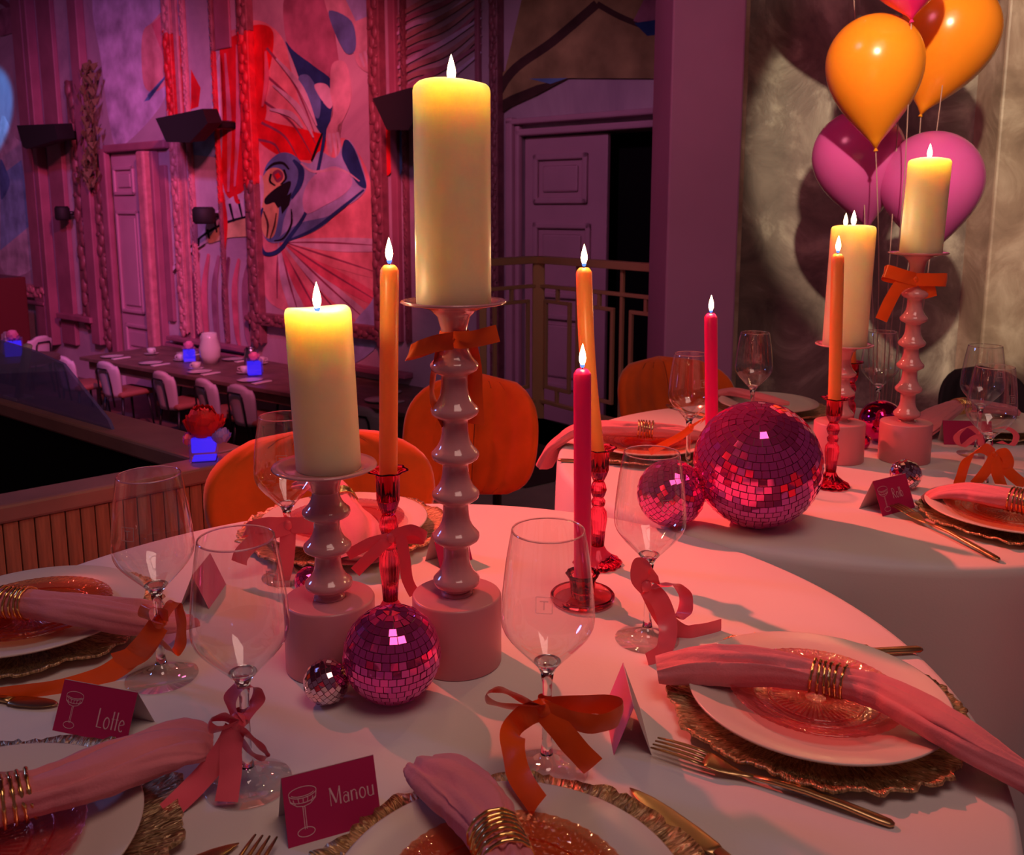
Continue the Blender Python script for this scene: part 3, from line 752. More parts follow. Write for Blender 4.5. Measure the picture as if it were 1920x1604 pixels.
for p, t in ((rail_c, .035), (rail_l, .02)):
    Geo().bbox(p.x - t, p.x + t, p.y - t, p.y + t, 0, .93, .004).build('post', 'brass_rail', bal, smooth=False)
# shelf edges of the dark floor strip under the balustrade
e = Geo(); d = (rail_r - rail_c).normalized()
for a, b in ((rail_c, rail_r), (rail_l, rail_c)):
    q = (b - a).normalized(); nn = Vector((q.y, -q.x, 0))
    e.add([a + Vector((0, 0, .005)), b + Vector((0, 0, .005)), b + nn * .9 + Vector((0, 0, .005)), a + nn * .9 + Vector((0, 0, .005))], [(0, 1, 2, 3)])
e.build('floor_mat', 'floor_dark', floor, smooth=False)

# ---- pillar, plastered wall, pilaster
PY_ = 3.6
pil = thing('wall_pillar', 'smooth mauve pillar between doorway and plastered wall', 'pillar', kind='structure')
xa, xb = at_y(1253.5, 330, PY_).x, at_y(1388, 330, PY_).x
Geo().bbox(xa, xb, PY_, PY_ + .45, -1.3, 5.2, .008).build('shaft', 'pillar', pil, smooth=False)
Geo().bbox(xb, xb + .03, PY_ + .06, PY_ + .30, -1.3, 5.2, .004).build('return_strip', 'plaster_warm', pil, smooth=False)
wr = Geo().bbox(xb, 4.2, PY_ + .22, PY_ + .5, -1.3, 5.2, .004).build('wall_right', 'plaster', smooth=False)
tag(wr, 'brushed silver plaster wall behind the balloons', 'wall', kind='structure')
xp = at_y(1860, 320, PY_ + .05).x
wp = Geo().bbox(xp, 4.0, PY_ + .02, PY_ + .24, -1.3, 5.2, .01).build('wall_pilaster', 'plaster_warm', smooth=False)
tag(wp, 'warm brown plaster pilaster at the edge of the silver wall', 'wall', kind='structure')
# chipped paint on the pilaster
# ================================================================== THE HALL BELOW
TZ = HALL_Z + .75
hA, hB, hC = Vector((-5.25, 10.85, 0)), Vector((-1.2, 7.95, 0)), Vector((-.2, 9.3, 0))
hd = (hB - hA).normalized(); hn = Vector((-hd.y, hd.x, 0))     # hn points away from the viewer
HL = (hB - hA).length + .6; HW = 1.15
h_ang = math.atan2(hd.y, hd.x)
lt = thing('dining_table', 'long dark oak dining table laid for dinner in the hall below', 'table', (hA.x, hA.y, HALL_Z), h_ang)
for i in range(5):
    Geo().bbox(0, HL, i * HW / 5 + .002, (i + 1) * HW / 5 - .002, .71, .75, .004).build('plank', 'hall_table', lt, smooth=False)
Geo().bbox(.1, HL - .1, .06, .10, .60, .71, .004).build('apron', 'hall_table', lt, smooth=False)
for x in (.15, HL - .25):
    for y in (.1, HW - .2): Geo().bbox(x, x + .1, y, y + .1, 0, .71, .004).build('leg', 'hall_table', lt, smooth=False)
def on_table(u, v):     # u along, v across, metres
    return hA + hd * u + hn * v + Vector((0, 0, TZ))

def hall_chair_proto():
    t = thing('upholstered_chair', 'x', 'chair')
    # faces +y (towards the table); the back stands at y = 0
    g = Geo(); vs = []; fs = []
    nu, nv = 12, 9
    for side in (0, 1):
        for j in range(nv + 1):
            v = j / nv
            for i in range(nu + 1):
                u = i / nu * 2 - 1
                half = .215 * (1 - .25 * (1 - v) ** 2) * (1 - .55 * max(0, v - .72) ** 1.5 / .28 ** 1.5 * .6)
                x = u * half
                vs.append((x, .03 + .05 * u * u * (1 - .3 * v) - .05 * v + (side - .5) * .05 * (1 - .6 * u ** 4), .40 + v * .42 - .06 * abs(u) ** 3 * (1 if v > .9 else 0)))
    m = (nu + 1) * (nv + 1)
    for j in range(nv):
        for i in range(nu):
            a = j * (nu + 1) + i
            fs.append((a, a + 1, a + nu + 2, a + nu + 1)); fs.append((m + a, m + a + nu + 1, m + a + nu + 2, m + a + 1))
    for i in range(nu):
        a = i; fs.append((a, m + a, m + a + 1, a + 1)); a = nv * (nu + 1) + i; fs.append((a, a + 1, m + a + 1, m + a))
    for j in range(nv):
        a = j * (nu + 1); fs.append((a, a + nu + 1, m + a + nu + 1, m + a)); a += nu; fs.append((a, m + a, m + a + nu + 1, a + nu + 1))
    g.add(vs, fs).build('backrest', 'hall_chair', t, clean=True)
    g = Geo().tube([(-.13, -.0, .30), (-.12, -.025, .55), (-.11, -.045, .70), (-.09, -.05, .735), (.09, -.05, .735), (.11, -.045, .70), (.12, -.025, .55), (.13, 0, .30)], .010, 8); g.build('back_frame', 'black_metal', t)
    Geo().bbox(-.22, .22, .04, .46, .40, .47, .03).build('seat', 'hall_chair_in', t)
    for x in (-1, 1):
        for (y0, y1) in ((.08, .04), (.40, .44)):
            Geo().tube([(x * .17, y0, .40), (x * .20, y1, 0)], [.016, .010], 8).build('leg', 'black_metal', t)
    return t
hc = hall_chair_proto(); first = True
spots = [(.18, 'pale chair at the far end of the long table beside the glass screen'), (.95, 'pale chair with a blue lit seat, second at the long table'), (2.02, 'pale chair at the long table with its dark frame facing the ledge'), (2.75, 'pale chair at the long table just before the red peony'), (3.3, 'chair at the long table behind the red peony vase'), (4.25, 'pale chair at the long table behind the short ivory candle'), (5.0, 'dark chair end of the long table beside the orange taper')]
for u, lab in spots:
    o = hc if first else copy_tree(hc); first = False
    p = hA + hd * u - hn * (.22 if u > .5 else .3)
    o.location = (p.x, p.y, HALL_Z); o.rotation_euler = (0, 0, h_ang + random.uniform(-.12, .12))
    tag(o, lab, 'chair', 'chairs along the hall table')
for u, lab in ((.75, 'chair on the far side of the long table before the pink door'), (2.6, 'chair on the far side of the long table under the drapery'),):
    o = copy_tree(hc); p = hA + hd * u + hn * (HW + .25)
    o.location = (p.x, p.y, HALL_Z); o.rotation_euler = (0, 0, h_ang + PI); tag(o, lab, 'chair', 'chairs along the hall table')
for (x, y, Y, rz, lab) in ((75, 620, 12.2, 1.2, 'dark chair standing alone by the far wall'), (8, 600, 12.6, 2.2, 'dark red chair at the far wall near the blue light')):
    o = copy_tree(hc); p = at_y(x, y, Y); o.location = (p.x, p.y, HALL_Z); o.rotation_euler = (0, 0, rz); tag(o, lab, 'chair', 'chairs by the far wall')
# low dark sideboard by the far wall
p = at_y(-5, 520, 13.2)
M['sideboard_wood'] = pbr('dark_red_lacquer', (0.12, 0.02, 0.02), 0.4)
sb = thing('sideboard', 'dark red sideboard against the far wall under the blue light', 'cabinet', (p.x, p.y, HALL_Z), W_A)
Geo().bbox(-.6, .35, -.25, .25, 0.1, 1.55, .02).build('body', 'sideboard_wood', sb, smooth=False)
for x in (-.55, .25): Geo().bbox(x, x + .06, -.2, -.14, 0, .1, .005).build('leg', 'black_metal', sb, smooth=False)
Geo().bbox(-.58, -.14, -.27, -.25, .2, 1.5, .01).build('door', 'sideboard_wood', sb, smooth=False); Geo().bbox(-.11, .33, -.27, -.25, .2, 1.5, .01).build('door', 'sideboard_wood', sb, smooth=False)

# china on the long table
def cup_set(u, v, lab):
    p = on_table(u, v)
    s = Geo().lathe([(0, .004), (.05, .006), (.085, .016), (.088, .019), (.05, .011), (0, .009)], 24).build('saucer', 'china'); s.location = p; tag(s, 'white saucer under the ' + lab, 'saucer', 'saucers on the hall table')
    c = thing('teacup', 'white ' + lab, 'cup', (p.x, p.y, p.z + .012), random.uniform(0, 6), 'teacups on the hall table')
    Geo().lathe([(0, 0), (.028, .002), (.045, .03), (.052, .065), (.049, .065), (.042, .03), (0, .006)], 24).build('bowl', 'china', c)
    Geo().tube([(.046, 0, .055), (.075, 0, .055), (.078, 0, .03), (.045, 0, .02)], .005, 6).build('handle', 'china', c)
names = ['teacup at the door end of the long table', 'teacup before the white pitcher', 'teacup between pitcher and blue vase', 'teacup near the steel coffee pot', 'teacup at the near edge past the pitcher', 'teacup far across the table under the mural', 'teacup behind the short ivory candle', 'teacup right of the orange taper']
for (u, v), nm in zip(((.55, .62), (1.25, .55), (2.55, .45), (3.1, .8), (1.9, .30), (2.2, .95), (3.7, .35), (4.6, .6)), names): cup_set(u, v, nm)
def hall_plate(u, v, lab):
    p = on_table(u, v); s = Geo().lathe([(0, .004), (.09, .006), (.13, .016), (.133, .019), (.09, .011), (0, .009)], 28).build('dinner_plate', 'china'); s.location = p; tag(s, lab, 'plate', 'plates on the hall table')
    nk = Geo().bbox(-.035, .035, -.11, .11, 0, .014, .006).build('folded_napkin', 'china'); q = on_table(u + .19, v); nk.location = q; nk.rotation_euler = (0, 0, h_ang); tag(nk, 'folded napkin beside the ' + lab, 'napkin', 'napkins on the hall table')
for (u, v, lab) in ((.35, .22, 'plate at the door end near edge of the long table'), (1.15, .22, 'plate on the long table before the second pale chair'), (2.1, .2, 'plate on the long table before the third pale chair'), (2.95, .2, 'plate on the long table behind the red peony'), (.85, .92, 'plate across the long table before the far door'), (1.7, .95, 'plate across the long table behind the pitcher'), (4.05, .22, 'plate on the long table next to the short ivory candle'), (4.75, .25, 'plate on the long table beside the orange taper')): hall_plate(u, v, lab)
def pitcher(u, v, h, lab, mat, name):
    p = on_table(u, v); o = thing(name, lab, 'pitcher', p, 2.4)
    k = h / .3
    Geo().lathe([(0, 0), (.06 * k, 0), (.095 * k, .08 * k), (.10 * k, .16 * k), (.075 * k, .25 * k), (.07 * k, .30 * k), (.066 * k, .30 * k), (.07 * k, .25 * k), (.09 * k, .15 * k), (0, .02)], 28).build('body', mat, o)
    Geo().tube([(.07 * k, 0, .27 * k), (.15 * k, 0, .26 * k), (.16 * k, 0, .15 * k), (.095 * k, 0, .10 * k)], .010 * k, 8).build('handle', mat, o)
    return o
pitcher(1.72, .62, .36, 'tall white porcelain pitcher on the long table', 'china', 'pitcher')
pitcher(3.35, .75, .30, 'white coffee pot beside the blue glowing vase', 'china', 'coffee_pot')
M['steel'] = pbr('brushed_steel', (.35, .33, .36), .3, 1.0)
pitcher(2.35, .70, .24, 'dark steel pot on the long table before the blue glowing vase', 'steel', 'steel_pot')

def ruffle_flower(o, c, r, n, mat, seed, name='petal'):
    """a ball of cupped, frilled petals"""
    rnd = random.Random(seed)
    for i in range(n):
        t = (i + .5) / n
        el = math.asin(-.35 + 1.33 * t if -.35 + 1.33 * t < 1 else 1); a = i * 2.399963
        ctr = Vector((math.cos(el) * math.cos(a), math.cos(el) * math.sin(a), math.sin(el)))
        up = (Vector((0, 0, 1)) - ctr * ctr.z); up = up.normalized() if up.length > .05 else Vector((math.cos(a), math.sin(a), 0))
        sd = ctr.cross(up); R = r * rnd.uniform(.80, 1.0); half = .62
        nu, nv = 8, 6; vs = []; fs = []
        for jj in range(nv + 1):
            v = jj / nv
            for ii in range(nu + 1):
                u = ii / nu * 2 - 1
                wd = half * math.sin(PI * min(1, .16 + v * .66)) ** .7
                al = (v * 1.25 - .65) * half * 1.3
                d_ = (ctr + sd * (u * wd) + up * al).normalized()
                fr = 1 + .20 * v * v * v + .07 * math.sin(u * 9 + i * 1.7) * v * v - .10 * (1 - v)
                vs.append(Vector(c) + d_ * (R * fr))
        for jj in range(nv):
            for ii in range(nu):
                b = jj * (nu + 1) + ii; fs.append((b, b + 1, b + nu + 2, b + nu + 1))
        Geo().add(vs, fs).build(name, mat, o)
def glow_vase(loc, s, lab, flab, fmat, group, rz=.4, petals=12, fr=.06):
    v = thing('square_vase', lab, 'vase', loc, rz, group)
    t = s * .06
    g = Geo(); g.bbox(-s / 2, s / 2, -s / 2, s / 2, 0, s * 1.15, .004); g.build('glass_body', 'bluelight_glass', v, smooth=False)
    g = Geo().bbox(-s * .42, s * .42, -s * .42, s * .42, s * .10, s * .95, .004)
    g.build('lit_water', 'blue_glow_soft', v, smooth=False)
    f = thing('carnation' if fmat != 'peony' else 'peony', flab, 'flower', (loc[0], loc[1], loc[2] + s * 1.15), 0, None)
    Geo().tube([(0, 0, -s * .2), (0, 0, fr * .3)], .004, 6).build('stem', 'leaf', f)
    ruffle_flower(f, (0, 0, fr * .25), fr, petals, fmat, int(loc[0] * 100))
    return v
glow_vase(on_table(1.42, .55), .15, 'blue glowing square vase beside the white pitcher', 'lilac pink flower above the vase beside the pitcher', 'pinkpetal', 'blue glowing vases in the hall')
glow_vase(on_table(2.75, .42), .16, 'blue glowing square vase in the middle of the long table', 'pink carnation in the middle of the long table', 'pinkpetal', 'blue glowing vases in the hall')
pv = at_y(25, 655, 8.6); glow_vase((pv.x, pv.y, pv.z - .08), .16, 'blue glowing vase behind the smoked glass screen', 'pink flower behind the smoked glass screen', 'pinkpetal', 'blue glowing vases in the hall')
t = thing('side_table', 'small dark side table behind the smoked glass screen', 'table', (pv.x, pv.y, HALL_Z))
Geo().lathe([(0, pv.z - .12 - HALL_Z), (.4, pv.z - .12 - HALL_Z), (.4, pv.z - .08 - HALL_Z), (0, pv.z - .08 - HALL_Z)], 32).build('top', 'hall_table', t, smooth=False)
Geo().tube([(0, 0, 0), (0, 0, pv.z - .12 - HALL_Z)], .04, 10).build('column', 'hall_table', t)

# peony in a lit glass cube on the corner of the ledge
lv = LC + Vector((.02, .0, 0)); lv = at_z(384, 862, LEDGE)
vz = thing('square_vase', 'blue glowing glass cube vase on the ledge corner', 'vase', (lv.x, lv.y, LEDGE), .25)
sv = 50 * depth(lv) / CAM_F
g = Geo()
g.bbox(-sv / 2, sv / 2, -sv / 2, sv / 2, 0, sv * .95, .003); g.build('glass_body', 'bluelight_glass', vz, smooth=False)
Geo().bbox(-sv * .42, sv * .42, -sv * .42, sv * .42, sv * .36, sv * .92, .003).build('lit_water', 'blue_glow_soft', vz, smooth=False)
Geo().bbox(-sv * .42, sv * .42, -sv * .42, sv * .42, sv * .04, sv * .10, .002).build('lit_base', 'blue_glow_soft', vz, smooth=False)
fl = thing('peony', 'large red ruffled peony in the glass cube on the ledge', 'flower', (lv.x, lv.y, LEDGE + sv * .95))
Geo().tube([(0, 0, -sv * .3), (.002, 0, .012)], .003, 6).build('stem', 'leaf', fl)
ruffle_flower(fl, (.002, 0, .020), .038, 30, 'peony', 5)
fl2 = thing('carnation', 'feathery flower coloured as blue-lit, drooping from the glass cube on the ledge', 'flower', (lv.x + .028, lv.y - .005, LEDGE + sv * .95))
ruffle_flower(fl2, (.010, -.004, -.004), .021, 18, 'bluelitpetal', 8)
fl3 = thing('rose_bud', 'small coral bud hanging on the near side of the glass cube', 'flower', (lv.x - .027, lv.y - .012, LEDGE + sv * .75))
ruffle_flower(fl3, (0, 0, 0), .017, 8, 'ribbon_pink', 9)
# small lamp shade glimpsed in the dark doorway
p = on_wall(1225, 458); 
M['shade_glow'] = emit('dim_lamp_shade', (.20, .13, .005), .8)
ls = thing('table_lamp', 'dim olive lamp shade in the dark doorway', 'lamp', W_O + W_U * p[0] - W_N * 1.2 + Vector((0, 0, p[1] - .1)))
Geo().lathe([(.16, 0), (.10, .16)], 24).build('shade', 'shade_glow', ls); Geo().tube([(0, 0, -.5), (0, 0, .12)], .012, 6).build('stem', 'black_metal', ls)

# ================================================================== ORANGE VELVET CHAIRS
def velvet_chair(label, back_c, face, width, top, bottom, group='orange velvet chairs round the tables'):
    """back_c: x, y of the backrest's middle; face: angle in which the sitter looks"""
    t = thing('velvet_chair', label, 'chair', (back_c[0], back_c[1], 0), face - PI / 2, group)
    # local: sitter looks to +y
    nu, nv = 40, 18
    hw = width / 2; H = top - bottom
    def prof(u, v, side):
        # superellipse outline, wrapped round the sitter, channelled
        a = abs(u)
        zz = bottom + H * .5 + H * .5 * v
        k = (1 - abs(v) ** 3.2) ** (1 / 2.4) * (1 - .07 * max(0, -v))
        x = hw * u * max(.02, k)
        wrap = .085 * (x / hw) ** 2
        ch = .0065 * abs(math.sin(u * PI * 3.5)) ** .5
        edge = max(0.0, 1 - a ** 6) ** .5 * max(0.0, 1 - abs(v) ** 6) ** .5
        th = .030 * edge
        y = wrap - .045 * v + (th + ch * edge if side else -th - ch * .8 * edge)
        return (x, y, zz)
    vs = []; fs = []
    for side in (0, 1):
        for j in range(nv + 1):
            for i in range(nu + 1): vs.append(prof(i / nu * 2 - 1, j / nv * 2 - 1, side))
    m = (nu + 1) * (nv + 1)
    for j in range(nv):
        for i in range(nu):
            a = j * (nu + 1) + i
            fs.append((a, a + 1, a + nu + 2, a + nu + 1)); fs.append((m + a, m + a + nu + 1, m + a + nu + 2, m + a + 1))
    bk = Geo().add(vs, fs).build('backrest', 'velvet', t, clean=True)
    # seams between the channels
    for s in (-.57, -.285, 0, .285, .57):
        pts = [Vector(prof(s, v, 1)) + Vector((0, .0004, 0)) for v in [q / 10 for q in range(-9, 10)]]
        Geo().tube(pts, .0016, 5).build('seam', 'seam', bk)
    g = Geo(); vs = []
    Geo().bbox(-hw * .95, hw * .95, .03, .46, .40, .48, .035).build('seat', 'velvet', t)
    Geo().tube([(-.05, -.03, bottom + .10), (-.05, -.01, .40), (-.05, .06, .39)], .012, 8).build('back_bracket', 'black_metal', t)
    Geo().tube([(.05, -.03, bottom + .10), (.05, -.01, .40), (.05, .06, .39)], .012, 8).build('back_bracket', 'black_metal', t)
    for x in (-1, 1):
        for (y0, y1) in ((.10, .02), (.40, .46)):
            Geo().tube([(x * hw * .6, y0, .40), (x * hw * .8, y1, 0)], [.015, .011], 8).build('leg', 'black_metal', t)
    return t
def chair_px(label, xl, xr, ytop, Y, ztop, face, bottom, group='orange velvet chairs round the tables'):
    c = at_y((xl + xr) / 2, ytop, Y); w = (xr - xl) * depth(c) / CAM_F
    return velvet_chair(label, (c.x, Y), face, w, height_at(ytop, Y), bottom, group)
chair_px('orange velvet chair backing onto the plank parapet behind the short candle', 388, 800, 812, 1.68, .8, -1.25, .60)
chair_px('orange velvet chair with channelled back behind the tallest candle', 766, 1020, 706, 2.28, .8, -1.75, .50)
chair_px('orange velvet chair behind the far table in front of the mauve pillar', 1126, 1374, 672, 2.62, .8, -1.2, .53)
velvet_chair('orange velvet chair drawn up beside the nearest plate', (1.12, .72), PI - .1, .46, .80, .50)
M['velvet_save'] = M['velvet']; M['velvet'] = pbr('black_velvet', (.012, .010, .012), .8)
chair_px('black velvet chair at the plaster wall behind the far table', 1765, 1920, 690, 2.75, .8, -1.9, .5, 'black chairs')
M['velvet'] = M['velvet_save']
# ================================================================== THE ROUND TABLES
def round_table(cx, cy, R, lab_t, lab_c, seed, phase):
    t = thing('round_table', lab_t, 'table', (cx, cy, 0), 0, 'round banquet tables')
    Geo().lathe([(0, .70), (R - .02, .70), (R - .012, .71), (R - .012, .738), (R - .02, .744), (0, .744)], 64).build('tabletop', 'hall_table', t)
    Geo().tube([(0, 0, .03), (0, 0, .70)], .045, 16).build('column', 'black_metal', t)
    Geo().lathe([(0, 0), (.30, 0), (.30, .012), (.06, .04), (0, .04)], 32).build('base', 'black_metal', t)
    n = 220; vs = [(0, 0, .75)]; rings = []
    rnd = random.Random(seed); ph = [rnd.uniform(0, 6.28) for _ in range(6)]
    prof = [(R * .25, .75, 0), (R * .5, .75, 0), (R * .75, .75, 0), (R * .9, .75, 0), (R - .010, .75, 0), (R - .004, .7485, 0), (R, .744, 0), (R + .002, .735, .0)] + [(R + .003 + .010 * k, .735 - k * .66, k) for k in [.06, .14, .24, .36, .5, .65, .8, 1.0]]
    for (r, z, k) in prof:
        for i in range(n):
            a = 2 * PI * i / n
            f = k ** .8 * (.018 * math.sin(9 * a + ph[0]) + .010 * math.sin(14 * a + ph[1]) + .006 * math.sin(23 * a + ph[2]))
            wob = .0006 * noise.noise(Vector((r * 9 * math.cos(a), r * 9 * math.sin(a), seed))) if k == 0 and r < R - .02 else 0
            vs.append(((r + f) * math.cos(a), (r + f) * math.sin(a), z + wob))
    fs = [(0, 1 + i, 1 + (i + 1) % n) for i in range(n)]
    for j in range(len(prof) - 1):
        for i in range(n):
            a = 1 + j * n + i; b = 1 + j * n + (i + 1) % n
            fs.append((a, a + n, b + n, b))
    c = link('tablecloth', mesh(vs, fs), 'cloth'); c.location = (cx, cy, 0)
    tag(c, lab_c, 'tablecloth', 'white round tablecloths')
T1, T2 = (-.117, .863, .560), (.612, 1.670, .524)
round_table(*T1, 'round pedestal table under the nearest white cloth', 'white tablecloth draped over the nearest round table', 2, 0)
round_table(*T2, 'round pedestal table under the farther white cloth', 'white tablecloth draped over the farther round table by the balloons', 5, 1)

# ------------------------------------------------------------------ candle stands
def ring(zc, k=1.0, R=.0245):
    return [(.0132, zc - .013 * k), (.0140, zc - .010 * k), (.0195, zc - .0075 * k), (.0235, zc - .0045 * k), (R, zc - .001), (R - .0004, zc + .0015), (.0215, zc + .0045 * k), (.0180, zc + .0085 * k), (.0150, zc + .015 * k), (.0136, zc + .022 * k)]
def stand(label, x, y, rings, plate_z, group, R=.0245, plate_r=.053):
    t = thing('candle_stand', label, 'candle stand', (x, y, .75), 0, group)
    Geo().lathe([(0, 0), (.0455, 0), (.0467, .0012), (.0467, .0725), (.0455, .0745), (.044, .075), (0, .075)], 72).build('base', 'ceramic_base', t)
    p = [(0, .0748), (.017, .0749), (.0155, .077), (.0135, .079)]
    gap = rings[1] - rings[0]
    for z in rings: p += ring(z, min(1, gap / .0455), R)
    zt = rings[-1]
    p += [(.0130, zt + (plate_z - zt) * .50), (.0134, plate_z - .026), (.0165, plate_z - .014), (.024, plate_z - .007), (.036, plate_z - .0035), (plate_r - .003, plate_z - .0012), (plate_r, plate_z + .0004), (plate_r - .001, plate_z + .0022), (plate_r - .008, plate_z + .0012), (.041, plate_z - .0005), (.039, plate_z - .0015), (0, plate_z - .0015)]
    Geo().lathe(p, 72).build('stem', 'ceramic', t)
    return t
FL_W = .72
def flame(parent, x, y, z, h=.024, r=.0042, power=FL_W, root=True):
    g = Geo(); pr = [(0, 0), (r * .55, h * .06), (r * .9, h * .2), (r, h * .34), (r * .85, h * .52), (r * .5, h * .75), (r * .18, h * .92), (0, h)]
    g.lathe(pr, 14); g.xf(Matrix.Translation((x, y, z + .003))); fo = g.build('flame', 'flame', parent)
    if root:
        g = Geo().lathe([(r * .35, -.001), (r * .62, .001), (r * .72, .003)], 12); g.xf(Matrix.Translation((x, y, z + .0015))); g.build('flame_root', 'flame_root', fo)
    l = bpy.data.lights.new('candle_light', 'POINT'); l.energy = power; l.color = (1.0, .55, .26); l.shadow_soft_size = .006
    o = bpy.data.objects.new('candle_light', l); COL.objects.link(o); o.parent = parent; o.location = (x, y, z + h * .5 + .006)
def pillar_candle(label, x, y, z, r, h, lean=(0, 0), group='ivory pillar candles', fl=(0, 0), fh=.026, dish=.004, flames=None):
    t = thing('pillar_candle', label, 'candle', (x, y, z), 0, group)
    n = 64
    def md(a, j, zz): return 1 + .004 * math.sin(2 * a + 1) + .003 * math.sin(5 * a)
    p = [(0, 0), (r - .001, 0), (r, .001)] + [(r, h * k / 14) for k in range(1, 14)] + [(r, h - .006), (r - .0012, h - .0022), (r - .0035, h), (r - .007, h - .0006), (r * .55, h - dish * .75), (r * .25, h - dish), (0, h - dish)]
    g = Geo().lathe(p, n, md)
    for v in g.v:
        v.x += lean[0] * v.z; v.y += lean[1] * v.z
        if v.z > h - .008: v.z += .0016 * math.sin(math.atan2(v.y, v.x) * 2 + label.__len__())
    g.build('wax', 'wax', t)
    ox, oy = lean[0] * h + fl[0], lean[1] * h + fl[1]
    for (fx, fy, fk) in (flames or [(0, 0, 1)]):
        Geo().tube([(ox + fx, oy + fy, h - dish - .002), (ox + fx, oy + fy, h - dish + .006)], .0008, 6).build('wick', 'wick', t)
        flame(t, ox + fx, oy + fy, h - dish + .002, fh * fk, .0043 * fk)
    return t
stand_ring6 = [.091, .139, .184, .226, .272, .318]
stand('tall pink ceramic candle stand with six rings on the nearest table', -.058, .899, stand_ring6, .381, 'pink candle stands')
stand('short pink ceramic candle stand with three rings on the nearest table', -.190, .890, [.091, .131, .168], .215, 'pink candle stands')
pillar_candle('tallest ivory pillar candle, on the tall stand with orange bow', -.058, .899, .75 + .3795, .0372, .212, group='ivory pillar candles')
pillar_candle('ivory pillar candle on the short stand before the plank parapet', -.190 + .004, .890, .75 + .2135, .0325, .163, lean=(-.035, 0), fl=(0, -.002), fh=.027, dish=.006)
stand('tall pink candle stand with orange bow on the farther table', .748, 1.678, stand_ring6, .392, 'pink candle stands')
stand('short pink candle stand on the farther table under a wide candle', .622, 1.678, [.091, .131, .168], .222, 'pink candle stands')
pillar_candle('ivory pillar candle on the tall stand in front of the balloons', .748 + .004, 1.678, .75 + .3905, .0368, .172, lean=(.03, 0), dish=.005, fl=(-.006, -.01))
pillar_candle('wide ivory pillar candle right behind the orange taper of the farther table', .622, 1.678, .75 + .2205, .0395, .222, lean=(.02, 0), flames=[(-.001, 0, 1.1)], fh=.024)

# ------------------------------------------------------------------ pressed glass candlesticks and tapers
def rib(n, amp):
    return lambda a, j, z: 1 + amp * math.cos(n * a)
def candlestick(label, x, y, h, mat, kind, group='pink glass candlesticks', cup_r=.0118):
    t = thing('glass_candlestick', label, 'candlestick', (x, y, .75), 0, group)
    R = rib(16, .045)
    if kind == 'tall':
        foot = [(0, .0), (.030, .0), (.0325, .002), (.030, .006), (.022, .010), (.013, .018), (.0085, .026)]
        Geo().lathe(foot + [(0, .026)], 64, lambda a, j, z: 1 + .05 * math.cos(14 * a) * (1 if j < 5 else .4)).build('foot', mat, t)
        k = (h - .026) / .124
        sh = [(0, .0262), (.0082, .0262), (.0098, .026 + .020 * k), (.0118, .026 + .034 * k), (.0108, .026 + .044 * k), (.0070, .026 + .050 * k), (.0088, .026 + .054 * k), (.0092, .026 + .058 * k), (.0066, .026 + .062 * k), (.0086, .026 + .066 * k), (.0105, .026 + .072 * k), (.0090, .026 + .079 * k), (.0068, .026 + .083 * k), (0, .026 + .083 * k)]
        Geo().lathe(sh, 64, R).build('shaft', mat, t)
        z0 = .026 + .0832 * k
        cup = [(0, z0), (.0070, z0), (.0105, z0 + .008 * k), (.0128, z0 + .014 * k), (.0132, h - .003), (.019, h - .0005), (.0225, h + .001), (.0222, h + .0022), (.0185, h + .001), (cup_r, h - .002), (cup_r, z0 + .014 * k), (0, z0 + .012 * k)]
        Geo().lathe(cup, 64, lambda a, j, z: 1 + (.04 * math.cos(16 * a) if j in (2, 3, 4) else (.07 * math.cos(7 * a) if j in (5, 6, 7, 8) else 0))).build('cup', mat, t)
        return h - .024 * k
    else:
        Geo().lathe([(0, 0), (.034, 0), (.0385, .003), (.0395, .008), (.0375, .0105), (.035, .008), (.030, .005), (.012, .0055), (0, .0055)], 64).build('saucer', mat, t)
        Geo().lathe([(0, .0056), (.0125, .0056), (.014, .012), (.0155, h - .008), (.0205, h), (.0195, h + .001), (.0135, h - .006), (cup_r, .014), (0, .012)], 64, lambda a, j, z: 1 + (.05 * math.cos(10 * a) if j in (1, 2, 3, 4) else 0)).build('cup', mat, t)
        return .0125
def taper(label, x, y, z, h, lean, mat, r=.0104, bend=0.0, group='tapers', power=.42):
    t = thing('taper_candle', label, 'candle', (x, y, z), 0, group)
    n = 16; pts = []; rr = []
    for k in range(n + 1):
        q = k / n
        pts.append(Vector((lean[0] * q * h + bend * math.sin(q * PI), lean[1] * q * h, q * (h - .006)))); rr.append(r)
    pts += [pts[-1] + Vector((0, 0, .003)), pts[-1] + Vector((0, 0, .006))]; rr += [r * .82, r * .55]
    Geo().tube(pts, rr, 24).build('wax', mat, t)
    e = pts[-1]
    Geo().tube([e, e + Vector((0, 0, .005))], .0007, 6).build('wick', 'wick', t)
    flame(t, e.x, e.y, e.z + .001, .026, .0042, power)
    return t
def taper_px(label, x0, y0, ytop, xtop, Y, z0, mat, bx=None, **kw):
    """taper from its socket at height z0 up to pixel (xtop, ytop)"""
    b = Vector((at_y(x0, y0, Y).x if bx is None else bx, Y, z0)); e = at_y(xtop, ytop, Y); h = e.z - z0
    return taper(label, b.x, Y, z0, h, ((e.x - b.x) / h, 0), mat, **kw)
# T1 orange taper behind the mirror ball
Y = .99; x = at_y(733, 1165, Y).x
s0 = candlestick('ribbed pink glass candlestick with a pink bow behind the mirror ball', x, Y, height_at(884, Y) - .75, 'pinkglass', 'tall')
taper_px('orange taper between the two ivory candles', 732, 884, 497, 730, Y, .75 + s0, 'wax_orange', bx=x)
